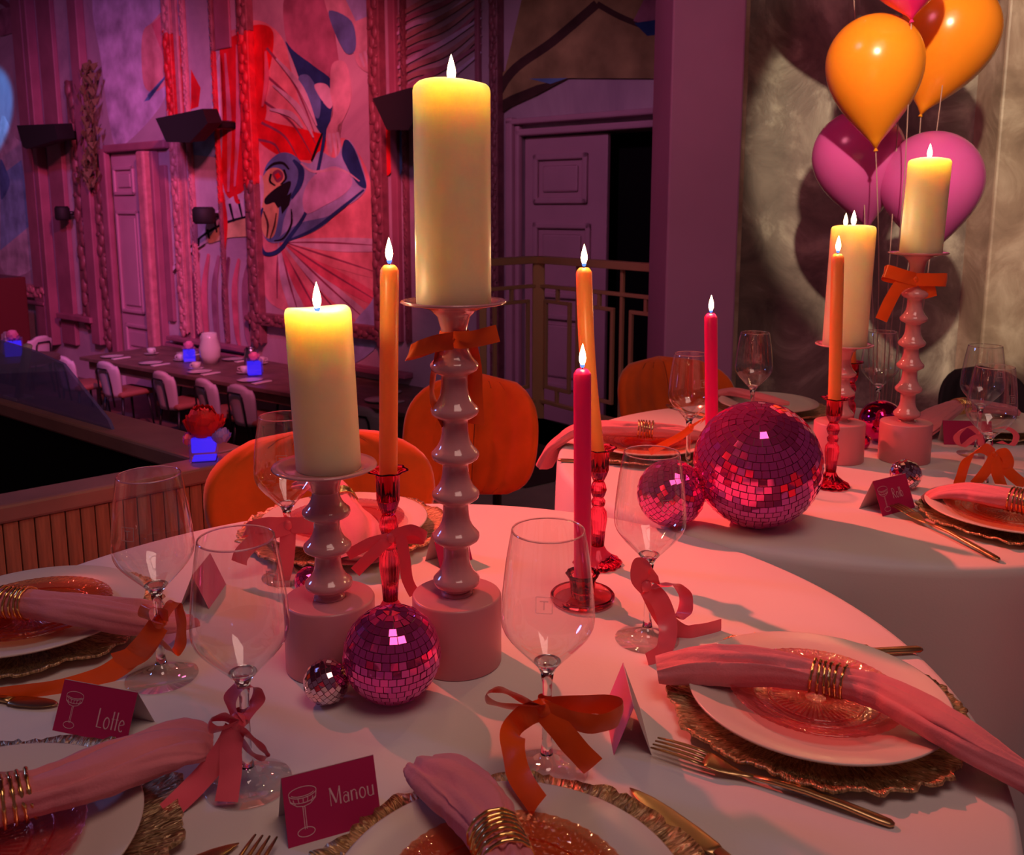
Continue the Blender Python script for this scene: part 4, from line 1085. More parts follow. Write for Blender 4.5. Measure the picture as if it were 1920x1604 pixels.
# T2 magenta taper in a saucer holder
Y = 1.045; x = at_y(1092, 1127, Y).x
s0 = candlestick('low pink glass chamber candlestick with a saucer foot', x, Y, .036, 'pinkglass_pale', 'low')
taper_px('magenta taper in front of the second orange taper', 1092, 1090, 692, 1092, Y, .75 + s0, 'wax_pink', bx=x)
# T3 orange leaning taper
Y = 1.162; x = at_y(1120, 1058, Y).x
s0 = candlestick('ribbed pink glass candlestick behind the magenta taper', x, Y, height_at(842, Y) - .75, 'pinkglass', 'tall')
taper_px('bent orange taper just behind the magenta taper', 1118, 850, 502, 1095, Y, .75 + s0, 'wax_orange', bend=-.004, bx=x)
# T4 magenta taper behind the large mirror ball
Y = 1.455; x = at_y(1333, 930, Y).x
s0 = candlestick('pink glass candlestick hidden behind the largest mirror ball', x, Y, .060, 'pinkglass', 'tall')
taper_px('magenta taper rising behind the largest mirror ball', 1333, 800, 588, 1333, Y, .75 + s0, 'wax_pink', bx=x)
# T5 orange taper on the farther table
Y = 1.509; x = at_y(1556, 912, Y).x
s0 = candlestick('hot pink glass candlestick with flared foot beside the largest mirror ball', x, Y, height_at(748, Y) - .75, 'pinkglass', 'tall')
taper_px('orange taper in front of the wide ivory candle', 1552, 748, 476, 1571, Y, .75 + s0, 'wax_orange', bx=x)
# T6 candlestick behind the wide candle
Y = 1.85; x = at_y(1590, 815, Y).x
s0 = candlestick('pink glass candlestick behind the wide ivory candle', x, Y, height_at(680, Y) - .75, 'pinkglass', 'tall')
taper_px('orange taper mostly hidden behind the wide ivory candle', 1589, 680, 428, 1585, Y, .75 + s0, 'wax_orange', bx=x)

# ------------------------------------------------------------------ mirror balls
def ball_at(px, py, rpx, z0=.75):
    r = .05
    for _ in range(12):
        c = at_z(px, py, z0 + r); r = rpx * depth(c) / CAM_F
    return Vector((c.x, c.y, z0 + r)), r
def mirror_ball(label, px, py, rpx, rows, mat, axis=(0, 0), most=300, core='ball_core', jitter=.048, gap=.90, cap=None, seed=1, relief=.012, group='mirror balls'):
    c, r = ball_at(px, py, rpx)
    t = thing('mirror_ball', label, 'mirror ball', c, 0, group)
    Geo().sphere((0, 0, 0), r * (1 - relief), 40, 28).build('core', core, t)
    A = Matrix.Rotation(axis[1], 4, 'Z') @ Matrix.Rotation(axis[0], 4, 'X')
    rnd = random.Random(seed); tiles = []
    hgt = PI / rows
    for i in range(rows):
        th = (i + .5) * hgt
        m = max(4, int(round(2 * PI * math.sin(th) / hgt)))
        # one shared tile of this row
        w0 = r * 2 * PI / m * math.sin(th - hgt * .42) * .5 * gap; w1 = r * 2 * PI / m * math.sin(th + hgt * .42) * .5 * gap
        hh = r * hgt * .5 * gap; d = r * relief * .9; b = .0
        vs = [(-w0, hh, 0), (w0, hh, 0), (w1, -hh, 0), (-w1, -hh, 0), (-w0, hh, -d), (w0, hh, -d), (w1, -hh, -d), (-w1, -hh, -d)]
        me = mesh(vs, [(0, 3, 2, 1), (0, 1, 5, 4), (1, 2, 6, 5), (2, 3, 7, 6), (3, 0, 4, 7)], False); me.materials.append(M[mat])
        off = rnd.random()
        for j in range(m):
            a = 2 * PI * (j + off) / m
            n = Vector((math.sin(th) * math.cos(a), math.sin(th) * math.sin(a), math.cos(th)))
            up = Vector((-math.cos(th) * math.cos(a), -math.cos(th) * math.sin(a), math.sin(th)))
            s = up.cross(n)
            R = Matrix(((s.x, up.x, n.x, 0), (s.y, up.y, n.y, 0), (s.z, up.z, n.z, 0), (0, 0, 0, 1)))
            J = Matrix.Rotation(rnd.gauss(0, jitter), 4, 'X') @ Matrix.Rotation(rnd.gauss(0, jitter), 4, 'Y')
            Mx = A @ (Matrix.Translation(n * r) @ R @ J)
            nn = (A.to_3x3() @ n); facing = nn.dot((CAMP - c).normalized())
            tiles.append((facing, me, Mx))
    tiles.sort(key=lambda q: -q[0])
    n_part = min(most, sum(1 for q in tiles if q[0] > .08))
    for f, me, Mx in tiles[:n_part]:
        o = bpy.data.objects.new('mirror_tile', me); COL.objects.link(o); o.parent = t; o.matrix_local = Mx
    rest = Geo()
    for f, me, Mx in tiles[n_part:]:
        rest.add([Mx @ v.co for v in me.vertices], [tuple(p.vertices) for p in me.polygons])
    if rest.v:
        o = rest.build('mirror_tile_field', mat, t, smooth=False); o['kind'] = 'stuff'
    if cap:
        g = Geo().lathe([(0, r * 1.0), (r * .22, r * .985), (r * .22, r * 1.06), (r * .12, r * 1.09), (0, r * 1.09)], 20); g.xf(A); g.build('end_cap', 'gold' if cap == 'gold' else 'mirror_silver', t)
        lp = [A @ Vector((math.cos(q) * r * .22, 0, r * 1.20 + math.sin(q) * r * .22)) for q in [k * PI / 8 for k in range(17)]]
        Geo().tube(lp, r * .02, 6).build('hanging_loop', 'string', t)
    return t
mirror_ball('largest magenta mirror ball between the two tables', 1420, 871, 118, 26, 'mirror_pink', (.55, -.25), seed=3)
mirror_ball('magenta mirror ball in front of the pink candle stands', 735, 1226, 91, 19, 'mirror_pink', (.12, .3), seed=4)
mirror_ball('magenta mirror ball seen through a wine glass beside the largest one', 1258, 925, 63, 19, 'mirror_pink', (.9, .6), seed=5)
mirror_ball('small rose silver mirror ball leaning on the magenta one', 612, 1279, 42, 13, 'mirror_silver', (1.0, 1.5), cap='gold', core='ball_core', seed=6)
mirror_ball('small rose silver mirror ball behind the white place card', 1698, 890, 28, 12, 'mirror_silver', (.9, -1.2), cap='silver', seed=8)
mirror_ball('small magenta mirror ball behind the short candle stand', 580, 1090, 27, 11, 'mirror_pink', (.7, .4), seed=9)
c, r = ball_at(1652, 790, 40)
t = thing('glass_bauble', 'glossy magenta bauble between the stands of the farther table', 'bauble', c)
Geo().sphere((0, 0, 0), r, 40, 28).build('globe', 'ball_gloss', t); g = Geo().lathe([(0, r), (r * .2, r * .98), (r * .2, r * 1.1), (0, r * 1.1)], 16); g.xf(Matrix.Rotation(-1.9, 4, 'Y')); g.build('end_cap', 'gold', t)
c, r = ball_at(1617, 828, 14)
t = thing('glass_bauble', 'tiny magenta bauble beside the short stand of the farther table', 'bauble', c)
Geo().sphere((0, 0, 0), r, 24, 16).build('globe', 'ball_gloss', t); g = Geo().lathe([(0, r), (r * .25, r * .97), (r * .25, r * 1.15), (0, r * 1.15)], 12); g.xf(Matrix.Rotation(1.2, 4, 'Y')); g.build('end_cap', 'gold', t)
# ------------------------------------------------------------------ wine glasses
def glass_r(z):
    P_ = [(.0055, .090), (.0085, .096), (.016, .104), (.028, .117), (.0362, .128), (.0390, .138), (.0385, .150), (.0362, .175), (.0327, .200), (.0297, .2145)]
    for (r0, z0), (r1, z1) in zip(P_, P_[1:]):
        if z0 <= z <= z1: return r0 + (r1 - r0) * (z - z0) / (z1 - z0)
    return P_[-1][0]
def strokes(g, lines, w, to3):
    """flat pen strokes; to3 maps (u, v) to a point"""
    for ln in lines:
        ww = w
        if isinstance(ln, tuple): ln, ww = ln
        P_ = ln
        L = []; R = []
        for i, p in enumerate(P_):
            a = P_[max(i - 1, 0)]; b = P_[min(i + 1, len(P_) - 1)]
            dx, dy = b[0] - a[0], b[1] - a[1]; l = math.hypot(dx, dy) or 1
            L.append(to3(p[0] - dy / l * ww / 2, p[1] + dx / l * ww / 2)); R.append(to3(p[0] + dy / l * ww / 2, p[1] - dx / l * ww / 2))
        n = len(L)
        g.add(L + R, [(i, n + i, n + i + 1, i + 1) for i in range(n - 1)])
def wine_glass_proto():
    t = thing('wine_glass', 'x', 'wine glass')
    Geo().lathe([(0, .0006), (.0350, .0006), (.0357, .0013), (.0350, .0020), (.022, .0036), (.012, .0062), (.0075, .0105), (.0055, .016), (0, .016)], 64).build('foot', 'bowl', t)
    Geo().lathe([(0, .01602), (.0055, .01602), (.0043, .027), (.0038, .045), (.0038, .065), (.0042, .080), (.0055, .0895), (0, .0895)], 32).build('stem', 'clear', t)
    outer = [(.0055, .0896), (.0085, .096), (.016, .104), (.022, .1105), (.028, .117), (.0330, .1232), (.0362, .128), (.0382, .133), (.0390, .138), (.0391, .143), (.0385, .150), (.0376, .162), (.0362, .175), (.0346, .188), (.0327, .200), (.0297 + .0008, .2125), (.0297, .2143)]
    zi = 22
    base = [(0, .0896), (.0055, .0896), (.0085, .096), (.0115, .0993), (.0112, .1003), (.0075, .0990), (.004, .0980), (0, .0978)]
    Geo().lathe(base, 48).build('bowl_base', 'clear', t)
    bw = Geo().lathe([(.0113, .0992)] + outer[2:], 72).build('bowl', 'bowl', t)
    Geo().torus(.0295, .00075, .2145, 64, 8).build('rim', 'clear', bw)
    return t
wg = wine_glass_proto(); WG_USED = [False]
def wine_glass(label, bx, by, mark=0.0, flip=False, z0=.75, p=None):
    p = p or at_z(bx, by, z0)
    if WG_USED[0]: o = copy_tree(wg)
    else: o = wg; WG_USED[0] = True
    bw = [ch for ch in o.children if ch.name.split('.')[0] == 'bowl'][0]
    for ch in list(bw.children):
        if ch.name.startswith('etched'): bpy.data.objects.remove(ch)
    o.location = p; tag(o, label, 'wine glass', 'wine glasses on the two tables')
    # small square mark with a T etched in the bowl
    ang0 = -PI / 2 + mark; zc = .166; q = .0065
    def to3(u, v):
        z = zc + v; r = glass_r(z) + .0003; a = ang0 + (-u if flip else u) / r
        return Vector((r * math.cos(a), r * math.sin(a), z))
    g = Geo()
    strokes(g, [[(-q, -q), (0, -q), (q, -q)], [(q, -q), (q, 0), (q, q)], [(q, q), (0, q), (-q, q)], [(-q, q), (-q, 0), (-q, -q)]], .0007, to3)
    strokes(g, [[(-.0034, .0032), (0, .0032), (.0034, .0032)], [(0, .0032), (0, 0), (0, -.0036)]], .0011, to3)
    e = g.build('etched_mark', 'etch'); e.parent = bw
    return o
GP = {}
for key, lab, bx, by, mk, fl in (
        ('A', 'empty wine glass with an orange bow at the front of the table', 1025, 1445, -.12, False),
        ('B', 'empty wine glass with a curled coral ribbon before the mirror balls', 1213, 1200, .35, False),
        ('C', 'empty wine glass with an orange bow before the plank parapet', 304, 1270, -.25, True),
        ('D', 'empty wine glass with a coral bow beside the place card reading Lotte', 466, 1470, 2.6, False),
        ('H', 'empty wine glass with a coral bow behind the short ivory candle', 543, 1082, .15, False)):
    o = wine_glass(lab, bx, by, mk, fl); GP[key] = o.location.copy()
def glass_by_rim(key, lab, rx, ry, mk):
    p = at_z(rx, ry, .75 + .2145); GP[key] = Vector((p.x, p.y, .75)); wine_glass(lab, 0, 0, mk, p=GP[key])
glass_by_rim('J', 'empty wine glass on the farther table left of the magenta taper', 1296, 664, .5)
glass_by_rim('F', 'empty wine glass on the farther table against the dark wall', 1416, 624, 0)
glass_by_rim('I', 'empty wine glass between the two stands of the farther table', 1654, 622, .2)
glass_by_rim('K', 'empty wine glass with a pink bow by the far place card', 1848, 649, .4)
glass_by_rim('G', 'empty wine glass with an orange bow nearest on the farther table', 1866, 688, .4)

# ------------------------------------------------------------------ place settings
def charger(label, c, R, seed, tilt=0):
    rnd = random.Random(seed); n = 200; rings = [0, .5, .70, .78, .84, .89, .93, .965, 1.0]
    vs = []; fs = []
    def edge(a):
        p = Vector((math.cos(a) * 3.1, math.sin(a) * 3.1, seed)); q = Vector((math.cos(a) * 11, math.sin(a) * 11, seed))
        return R * (1 + .060 * noise.noise(p) + .050 * noise.noise(q) + .030 * noise.noise(q * 3))
    for j, k in enumerate(rings):
        for i in range(n):
            a = 2 * PI * i / n; e = edge(a)
            r = e * k if k > .8 else (R * k)
            z = .0
            if k > .75: z = .0085 * (k - .75) / .25 + (k - .75) * 4 * (.0035 * noise.noise(Vector((math.cos(a) * 6, math.sin(a) * 6, seed + 4))) + .0024 * noise.noise(Vector((math.cos(a) * 26, math.sin(a) * 26, k * 5))))
            vs.append((r * math.cos(a), r * math.sin(a), .004 + z))
    for j in range(len(rings) - 1):
        for i in range(n): fs.append((j * n + i, (j + 1) * n + i, (j + 1) * n + (i + 1) % n, j * n + (i + 1) % n))
    o = link('charger_plate', mesh(vs, fs), 'charger_gold'); o.location = (c[0], c[1], .7502)
    md = o.modifiers.new('thick', 'SOLIDIFY'); md.thickness = .0028; md.offset = -1
    tag(o, label, 'charger', 'gold charger plates'); return o
def bark_gold():
    m, nt, b = material('crinkled_gold'); b.inputs['Metallic'].default_value = 1; b.inputs['Roughness'].default_value = .36
    b.inputs['Base Color'].default_value = (.52, .37, .18, 1)
    tc = nt.nodes.new('ShaderNodeTexCoord')
    w = nt.nodes.new('ShaderNodeTexNoise'); w.inputs['Scale'].default_value = 70; w.inputs['Detail'].default_value = 5; w.inputs['Distortion'].default_value = 1.5
    # radial bark: stretch the noise along the radius
    sep = nt.nodes.new('ShaderNodeSeparateXYZ'); nt.links.new(tc.outputs['Object'], sep.inputs[0])
    at = nt.nodes.new('ShaderNodeMath'); at.operation = 'ARCTAN2'; nt.links.new(sep.outputs['Y'], at.inputs[0]); nt.links.new(sep.outputs['X'], at.inputs[1])
    ln = nt.nodes.new('ShaderNodeVectorMath'); ln.operation = 'LENGTH'; nt.links.new(tc.outputs['Object'], ln.inputs[0])
    mu = nt.nodes.new('ShaderNodeMath'); mu.operation = 'MULTIPLY'; mu.inputs[1].default_value = .55; nt.links.new(at.outputs[0], mu.inputs[0])
    cb = nt.nodes.new('ShaderNodeCombineXYZ'); nt.links.new(mu.outputs[0], cb.inputs[0]); nt.links.new(ln.outputs['Value'], cb.inputs[1])
    nt.links.new(cb.outputs[0], w.inputs['Vector'])
    r = nt.nodes.new('ShaderNodeValToRGB'); r.color_ramp.elements[0].position = .35; r.color_ramp.elements[0].color = (.30, .20, .09, 1); r.color_ramp.elements[1].position = .62; r.color_ramp.elements[1].color = (.88, .66, .38, 1)
    nt.links.new(w.outputs['Fac'], r.inputs['Fac']); nt.links.new(r.outputs['Color'], b.inputs['Base Color'])
    bp = nt.nodes.new('ShaderNodeBump'); bp.inputs['Strength'].default_value = .9; bp.inputs['Distance'].default_value = .006
    nt.links.new(w.outputs['Fac'], bp.inputs['Height']); nt.links.new(bp.outputs['Normal'], b.inputs['Normal'])
    return m
M['charger_gold'] = bark_gold()
def dinner_plate(label, c, R=.122):
    k = R / .131
    g = Geo().lathe([(0, .0005), (.070 * k, .0005), (.076 * k, .0025), (.105 * k, .0075), (.1305 * k, .0150), (.131 * k, .0168), (.1295 * k, .0172), (.104 * k, .0105), (.074 * k, .0055), (0, .0045)], 96)
    o = g.build('dinner_plate', 'plate'); o.location = (c[0], c[1], .757); return tag(o, label, 'plate', 'cream dinner plates')
def glass_plate(label, c, R, mat):
    g = Geo(); k = R / .085
    n = 120
    def md(a, j, z): return 1 + (.006 * math.cos(60 * a) if j in (3, 4, 5, 6) else 0)
    g.lathe([(0, .0005), (.045 * k, .0005), (.055 * k, .002), (.070 * k, .0055), (.084 * k, .0105), (.0855 * k, .012), (.084 * k, .0128), (.068 * k, .0082), (.054 * k, .0048), (.045 * k, .0036), (0, .0034)], n, md)
    o = thing('glass_plate', label, 'plate', (c[0], c[1], .7622), 0, 'pressed glass plates')
    g.build('dish', mat, o)
    # pressed rays and rings
    f = Geo()
    for i in range(48):
        a = 2 * PI * i / 48
        f.tube([(.010 * k * math.cos(a), .010 * k * math.sin(a), .0036), (.042 * k * math.cos(a), .042 * k * math.sin(a), .0038)], .0009 * k, 5, False)
    f.build('pressed_rays', mat, o)
    q = Geo(); q.torus(.046 * k, .0011, .0042, 96, 6); q.torus(.062 * k, .0009, .0072, 96, 6); q.build('pressed_rings', mat, o)
    return o
def napkin(label, pts, seed, n_len=9, cap_flat=True, group='pink linen napkins'):
    """pts: (x, y, z, half width, half height, twist)"""
    sp = spline(pts, n_len); n = 48; vs = []; fs = []
    L = len(sp)
    for i, q in enumerate(sp):
        p = Vector(q[:3]); t = Vector(sp[min(i + 1, L - 1)][:3]) - Vector(sp[max(i - 1, 0)][:3]); t.normalize()
        side = t.cross(Vector((0, 0, 1))).normalized(); up = side.cross(t).normalized()
        w, h, tw = q[3], q[4], q[5]
        for j in range(n):
            a = 2 * PI * j / n
            c_, s_ = math.cos(a), math.sin(a)
            fold = 1 + .10 * noise.noise(Vector((c_ * 1.6, s_ * 1.6, i * .08 + seed))) + .13 * noise.noise(Vector((c_ * 3.4, s_ * 3.4, i * .05 + seed * 2)))
            x = w * math.copysign(abs(c_) ** .85, c_) * fold; y = h * math.copysign(abs(s_) ** .8, s_) * fold
            # a long fold running down the upper side
            if s_ > 0:
                for (k0, k1, dp, wd) in ((.30, .25, .42, .11), (-.38, .30, .34, .10), (.72, .10, .26, .09)):
                    y -= dp * h * math.exp(-((c_ - k0 + k1 * math.sin(i * .09 + seed * k0 * 9)) / wd) ** 2)
            x += .0016 * noise.noise(Vector((i * .35, c_ * 2, seed)))
            x2 = x * math.cos(tw) - y * math.sin(tw); y2 = x * math.sin(tw) + y * math.cos(tw)
            vs.append(p + side * x2 + up * y2)
    for i in range(L - 1):
        for j in range(n): fs.append((i * n + j, i * n + (j + 1) % n, (i + 1) * n + (j + 1) % n, (i + 1) * n + j))
    # loosely rolled ends: an inner lip going back into the roll
    b = len(vs)
    for e, i0 in ((0, 0), (1, L - 1)):
        p = Vector(sp[i0][:3]); t = (Vector(sp[1][:3]) - p) if e == 0 else (Vector(sp[L - 2][:3]) - p); t.normalize()
        st = len(vs)
        for j in range(n):
            o = vs[i0 * n + j]; vs.append(p + (o - p) * .72 + t * .006)
        for j in range(n): 
            a, a2 = i0 * n + j, i0 * n + (j + 1) % n
            fs.append((a, st + j, st + (j + 1) % n, a2) if e else (a, a2, st + (j + 1) % n, st + j))
        fs.append(tuple(range(st, st + n)) if e else tuple(range(st, st + n))[::-1])
    o = link('linen_napkin', mesh(vs, fs), 'napkin'); return tag(o, label, 'napkin', group)
def napkin_ring(label, p, d, w, h, coils=6, pitch=.0056, wire=.0015):
    """hammered gold wire wound round the napkin; p centre, d its axis"""
    d = Vector(d).normalized(); side = d.cross(Vector((0, 0, 1))).normalized(); up = side.cross(d).normalized()
    t = thing('napkin_ring', label, 'napkin ring', p, 0, 'gold napkin rings')
    for k in range(coils):
        o_ = (k - (coils - 1) / 2) * pitch; g = Geo(); pts = []
        for i in range(41):
            a = 2 * PI * i / 40; pts.append(d * (o_ + .0012 * math.sin(a + k)) + side * (w * math.cos(a)) + up * (h * math.sin(a)))
        rr = [wire * (1 + .22 * math.sin(i * 1.7 + k)) for i in range(41)]
        g.tube(pts, rr, 8, False).build('coil', 'ring_gold', t)
    return t
def cutlery_frame(a, b):
    a = Vector(a); b = Vector(b); d = (b - a); L = d.length; d.normalize(); return a, d, L, Vector((-d.y, d.x, 0))
def fork(label, tip, end, group='gold forks'):
    a, d, L, s = cutlery_frame(tip, end); U = Vector((0, 0, 1))
    t = thing('fork', label, 'fork', a, math.atan2(d.y, d.x), group)
    X = Vector((1, 0, 0)); Yv = Vector((0, 1, 0))
    zc = lambda q: .004 + .010 * math.sin(min(1, q / .42) * PI) * (1 if q < .42 else 0) + (.006 * max(0, math.sin((q - .30) / .7 * PI)) if q > .3 else 0)
    for k in range(4):
        y = (k - 1.5) * .0062; pts = [Vector((x, y * (.92 + .08 * x / .045), .004 + .012 * (1 - (x / .06 - .35) ** 2) * .55)) for x in [0, .012, .024, .036, .048]]
        Geo().sweep(pts, [Yv] * 5, [U] * 5, [.0009, .0016, .0019, .0020, .0022], [.0007, .0009, .001, .001, .001], 8).build('tine', 'brass', t)
    pts = [Vector((x, 0, z)) for x, z in ((.046, .0095), (.052, .009), (.060, .0075), (.068, .006), (.078, .0055), (.090, .0062))]
    Geo().sweep(pts, [Yv] * 6, [U] * 6, [.0112, .0114, .0100, .0068, .0036, .0028], [.001, .0011, .0012, .0014, .0017, .0018], 14).build('head', 'brass', t)
    pts = [Vector((x, 0, z)) for x, z in ((.088, .0062), (.105, .0075), (.13, .008), (.16, .0062), (L - .012, .0035), (L - .003, .0028), (L, .0026))]
    Geo().sweep(pts, [Yv] * 7, [U] * 7, [.0028, .0030, .0036, .0044, .0050, .0044, .002], [.0018, .002, .0022, .0023, .0024, .0022, .0012], 14, .8).build('handle', 'brass', t)
    return t
def knife(label, tip, end, group='gold knives'):
    a, d, L, s = cutlery_frame(tip, end); t = thing('knife', label, 'knife', a, math.atan2(d.y, d.x), group)
    U = Vector((0, 0, 1)); Yv = Vector((0, 1, 0)); lb = L * .45
    pts = [Vector((lb * q, -.004 * (1 - q), .003)) for q in (0, .08, .2, .4, .7, .92, 1)]
    Geo().sweep(pts, [Yv] * 7, [U] * 7, [.0006, .0040, .0070, .0088, .0092, .0080, .0050], [.0004, .0006, .0008, .0009, .0010, .0014, .002], 12).build('blade', 'brass', t)
    pts = [Vector((lb + (L - lb) * q, 0, .0034)) for q in (-.02, .1, .4, .8, .96, 1)]
    Geo().sweep(pts, [Yv] * 6, [U] * 6, [.0050, .0044, .0050, .0056, .0052, .003], [.002, .0026, .003, .003, .0028, .0016], 14, .8).build('handle', 'brass', t)
    return t

# --- nearest right-hand setting
_p = at_z(1530, 1296, .772); RC = (_p.x, _p.y)
charger('gold charger with a ragged edge under the plate beside the fork', RC, .136, 11)
dinner_plate('cream dinner plate under the pink napkin beside the fork', RC, .119)
glass_plate('pink pressed glass plate under the knotted napkin beside the fork', RC, .080, 'glassplate_pink')
def npts(rows):
    out = []
    for (x, y, z, w, h, tw) in rows:
        p = at_z(x, y, z); out.append((p.x, p.y, p.z, w, h, tw))
    return out
N1 = npts([(1232, 1256, .776, .020, .010, .1), (1290, 1250, .781, .021, .015, .1), (1360, 1246, .786, .021, .017, 0), (1450, 1252, .790, .018, .015, 0), (1553, 1273, .789, .0125, .0125, 0), (1640, 1296, .790, .016, .014, .1), (1720, 1334, .790, .022, .015, .15), (1800, 1380, .786, .025, .014, .2), (1880, 1430, .774, .025, .013, .25), (1960, 1480, .752, .026, .012, .3), (2060, 1540, .71, .026, .012, .3)])
napkin('pink linen napkin across the nearest whole plate', N1, 1)
napkin_ring('hammered gold wire ring round the napkin beside the fork', N1[4][:3], (Vector(N1[5][:3]) - Vector(N1[3][:3])), .0150, .0150)
fork('gold fork lying before the nearest whole plate', at_z(1226, 1412, .75), at_z(1677, 1553, .75))
kp = at_z(1728, 1222, .752); knife('gold knife handle showing behind the nearest whole plate', (kp.x - .19, kp.y - .02, .7515), kp)

# --- bottom setting, cut by the frame
BC = (-.002, .535)
charger('gold charger under the plate cut off by the lower edge', BC, .150, 23)
dinner_plate('cream dinner plate cut off by the lower edge', BC)
glass_plate('orange pressed glass plate with scrolls at the lower edge', BC, .086, 'glassplate_orange')
N2 = npts([(800, 1440, .774, .020, .010, .2), (830, 1455, .781, .026, .013, .1), (868, 1490, .786, .027, .015, .1), (905, 1530, .788, .023, .015, 0), (938, 1590, .790, .0165, .0155, 0), (955, 1650, .790, .020, .015, 0), (975, 1740, .784, .028, .014, 0), (990, 1850, .772, .03, .012, 0)])
napkin('pink linen napkin pointing at the camera from the lower edge', N2, 4)
napkin_ring('gold wire napkin ring at the lower edge', N2[4][:3], (Vector(N2[5][:3]) - Vector(N2[3][:3])), .0185, .0178, 7)
knife('gold knife with its blade beside the lowest plate', at_z(1188, 1481, .75), at_z(1188, 1481, .75) + Vector((.118, -.175, 0)))
fk = at_z(500, 1590, .75); fork('gold fork with only its tines in the frame', fk, fk + Vector((-.03, -.19, 0)))
kk = at_z(452, 1594, .75); knife('gold knife tip by the lower edge beside the coral ribbon', kk, kk + Vector((-.16, -.12, 0)))

# --- lower left setting with Lotte's card
p = at_z(293, 1500, .772); q = at_z(70, 1398, .772); DC = (p.x - .121, q.y - .121)
charger('gold charger under the plate behind the coral ribbon tail', DC, .150, 31)
dinner_plate('cream dinner plate in the lower left corner', DC)
glass_plate('pink pressed glass plate in the lower left corner', DC, .082, 'glassplate_pink')
N3 = npts([(398, 1396, .781, .016, .0022, .1), (376, 1390, .786, .026, .005, .1), (330, 1396, .790, .029, .009, .05), (260, 1420, .792, .027, .014, 0), (170, 1452, .793, .025, .015, 0), (90, 1478, .792, .021, .015, 0), (14, 1502, .790, .0175, .0155, 0), (-60, 1530, .789, .020, .015, 0), (-140, 1570, .78, .026, .013, 0)])
napkin('pink linen napkin rolled beside the place card reading Lotte', N3, 8)
napkin_ring('gold wire napkin ring in the lower left corner', N3[6][:3], (Vector(N3[7][:3]) - Vector(N3[5][:3])), .0192, .0180, 6, .0062)

# --- left setting before the parapet
p = at_z(272, 1112, .772); CC = (p.x - .114, p.y - .042)
charger('dark gold charger at the left before the plank parapet', CC, .140, 41)
dinner_plate('cream dinner plate at the left before the plank parapet', CC)
glass_plate('orange pressed glass plate at the left before the parapet', CC, .086, 'glassplate_orange')
N4 = npts([(352, 1160, .770, .024, .006, 0), (310, 1162, .778, .026, .009, .1), (250, 1155, .788, .026, .013, .1), (170, 1145, .793, .022, .014, 0), (90, 1135, .794, .018, .014, 0), (30, 1130, .793, .0155, .0145, 0), (-40, 1130, .792, .018, .014, 0), (-120, 1132, .785, .024, .012, 0)])
napkin('pink linen napkin stretching to the glass before the parapet', N4, 12)
napkin_ring('gold wire napkin ring at the left before the parapet', N4[5][:3], (Vector(N4[6][:3]) - Vector(N4[4][:3])), .0180, .0172, 6, .0062)
knife('gold knife blade above the place card reading Lotte', at_z(104, 1331, .75), at_z(-80, 1304, .75))

# --- back setting behind the candle stands
HC = (-.247, 1.280)
charger('gold charger glittering behind the tall candle stand', HC, .150, 53)
dinner_plate('cream dinner plate behind the two candle stands', HC)
glass_plate('pink pressed glass plate behind the ribbed candlestick', HC, .088, 'glassplate_pink')
N5 = [(-.20, 1.12, .772, .030, .008, 0), (-.205, 1.155, .786, .034, .012, 0), (-.218, 1.20, .792, .032, .014, 0), (-.238, 1.25, .794, .022, .015, 0), (-.252, 1.30, .794, .0165, .015, 0), (-.275, 1.35, .793, .022, .015, 0), (-.31, 1.41, .788, .030, .012, 0), (-.34, 1.46, .770, .030, .008, 0)]
napkin('pink linen napkin hanging towards the ribbed candlestick', N5, 15)
napkin_ring('gold wire napkin ring behind the short candle stand', N5[4][:3], (Vector(N5[5][:3]) - Vector(N5[3][:3])), .019, .0175)

# --- settings of the farther table
LCn = at_z(1212, 828, .768); LS = (LCn.x, LCn.y)
charger('dark gold charger on the farther table behind the tapers', LS, .138, 61)
dinner_plate('cream dinner plate on the farther table behind the tapers', LS)
glass_plate('red glowing glass plate on the farther table behind the tapers', LS, .090, 'glassplate_orange')
N6 = npts([(1022, 872, .700, .022, .012, 0), (1045, 832, .752, .022, .012, 0), (1080, 808, .782, .022, .013, 0), (1130, 803, .793, .021, .014, 0), (1170, 805, .794, .018, .014, 0), (1210, 806, .794, .0155, .0145, 0), (1245, 808, .793, .019, .014, 0), (1285, 812, .788, .022, .012, 0), (1320, 818, .775, .022, .008, 0)])
napkin('pink linen napkin spilling over the edge of the farther table', N6, 19)
napkin_ring('shiny gold napkin ring on the farther table behind the tapers', N6[5][:3], (Vector(N6[6][:3]) - Vector(N6[4][:3])), .0180, .0175)
knife('gold knife on the farther table behind the tapers', at_z(1350, 880, .75), at_z(1046, 866, .75))
fork('dark fork on the farther table by the orange chair', at_z(1330, 790, .75), at_z(1253, 765, .75))
FS = at_z(1440, 757, .768); FS = (FS.x, FS.y)
charger('gold charger at the back of the farther table', FS, .138, 71)
dinner_plate('cream dinner plate at the back of the farther table', FS, .115)
N7 = npts([(1345, 738, .775, .020, .008, 0), (1375, 735, .783, .022, .010, 0), (1410, 742, .787, .020, .010, 0), (1450, 752, .786, .016, .009, 0), (1480, 757, .782, .008, .004, 0)])
napkin('pink napkin at the back of the farther table behind the glass', N7, 22)
p = at_z(1762, 962, .771); RS = (p.x + .119, p.y + .02)
charger('gold charger cut by the frame on the farther table', RS, .131, 83)
dinner_plate('cream dinner plate cut by the frame on the farther table', RS)
glass_plate('orange glass plate cut by the frame on the farther table', RS, .095, 'glassplate_orange')
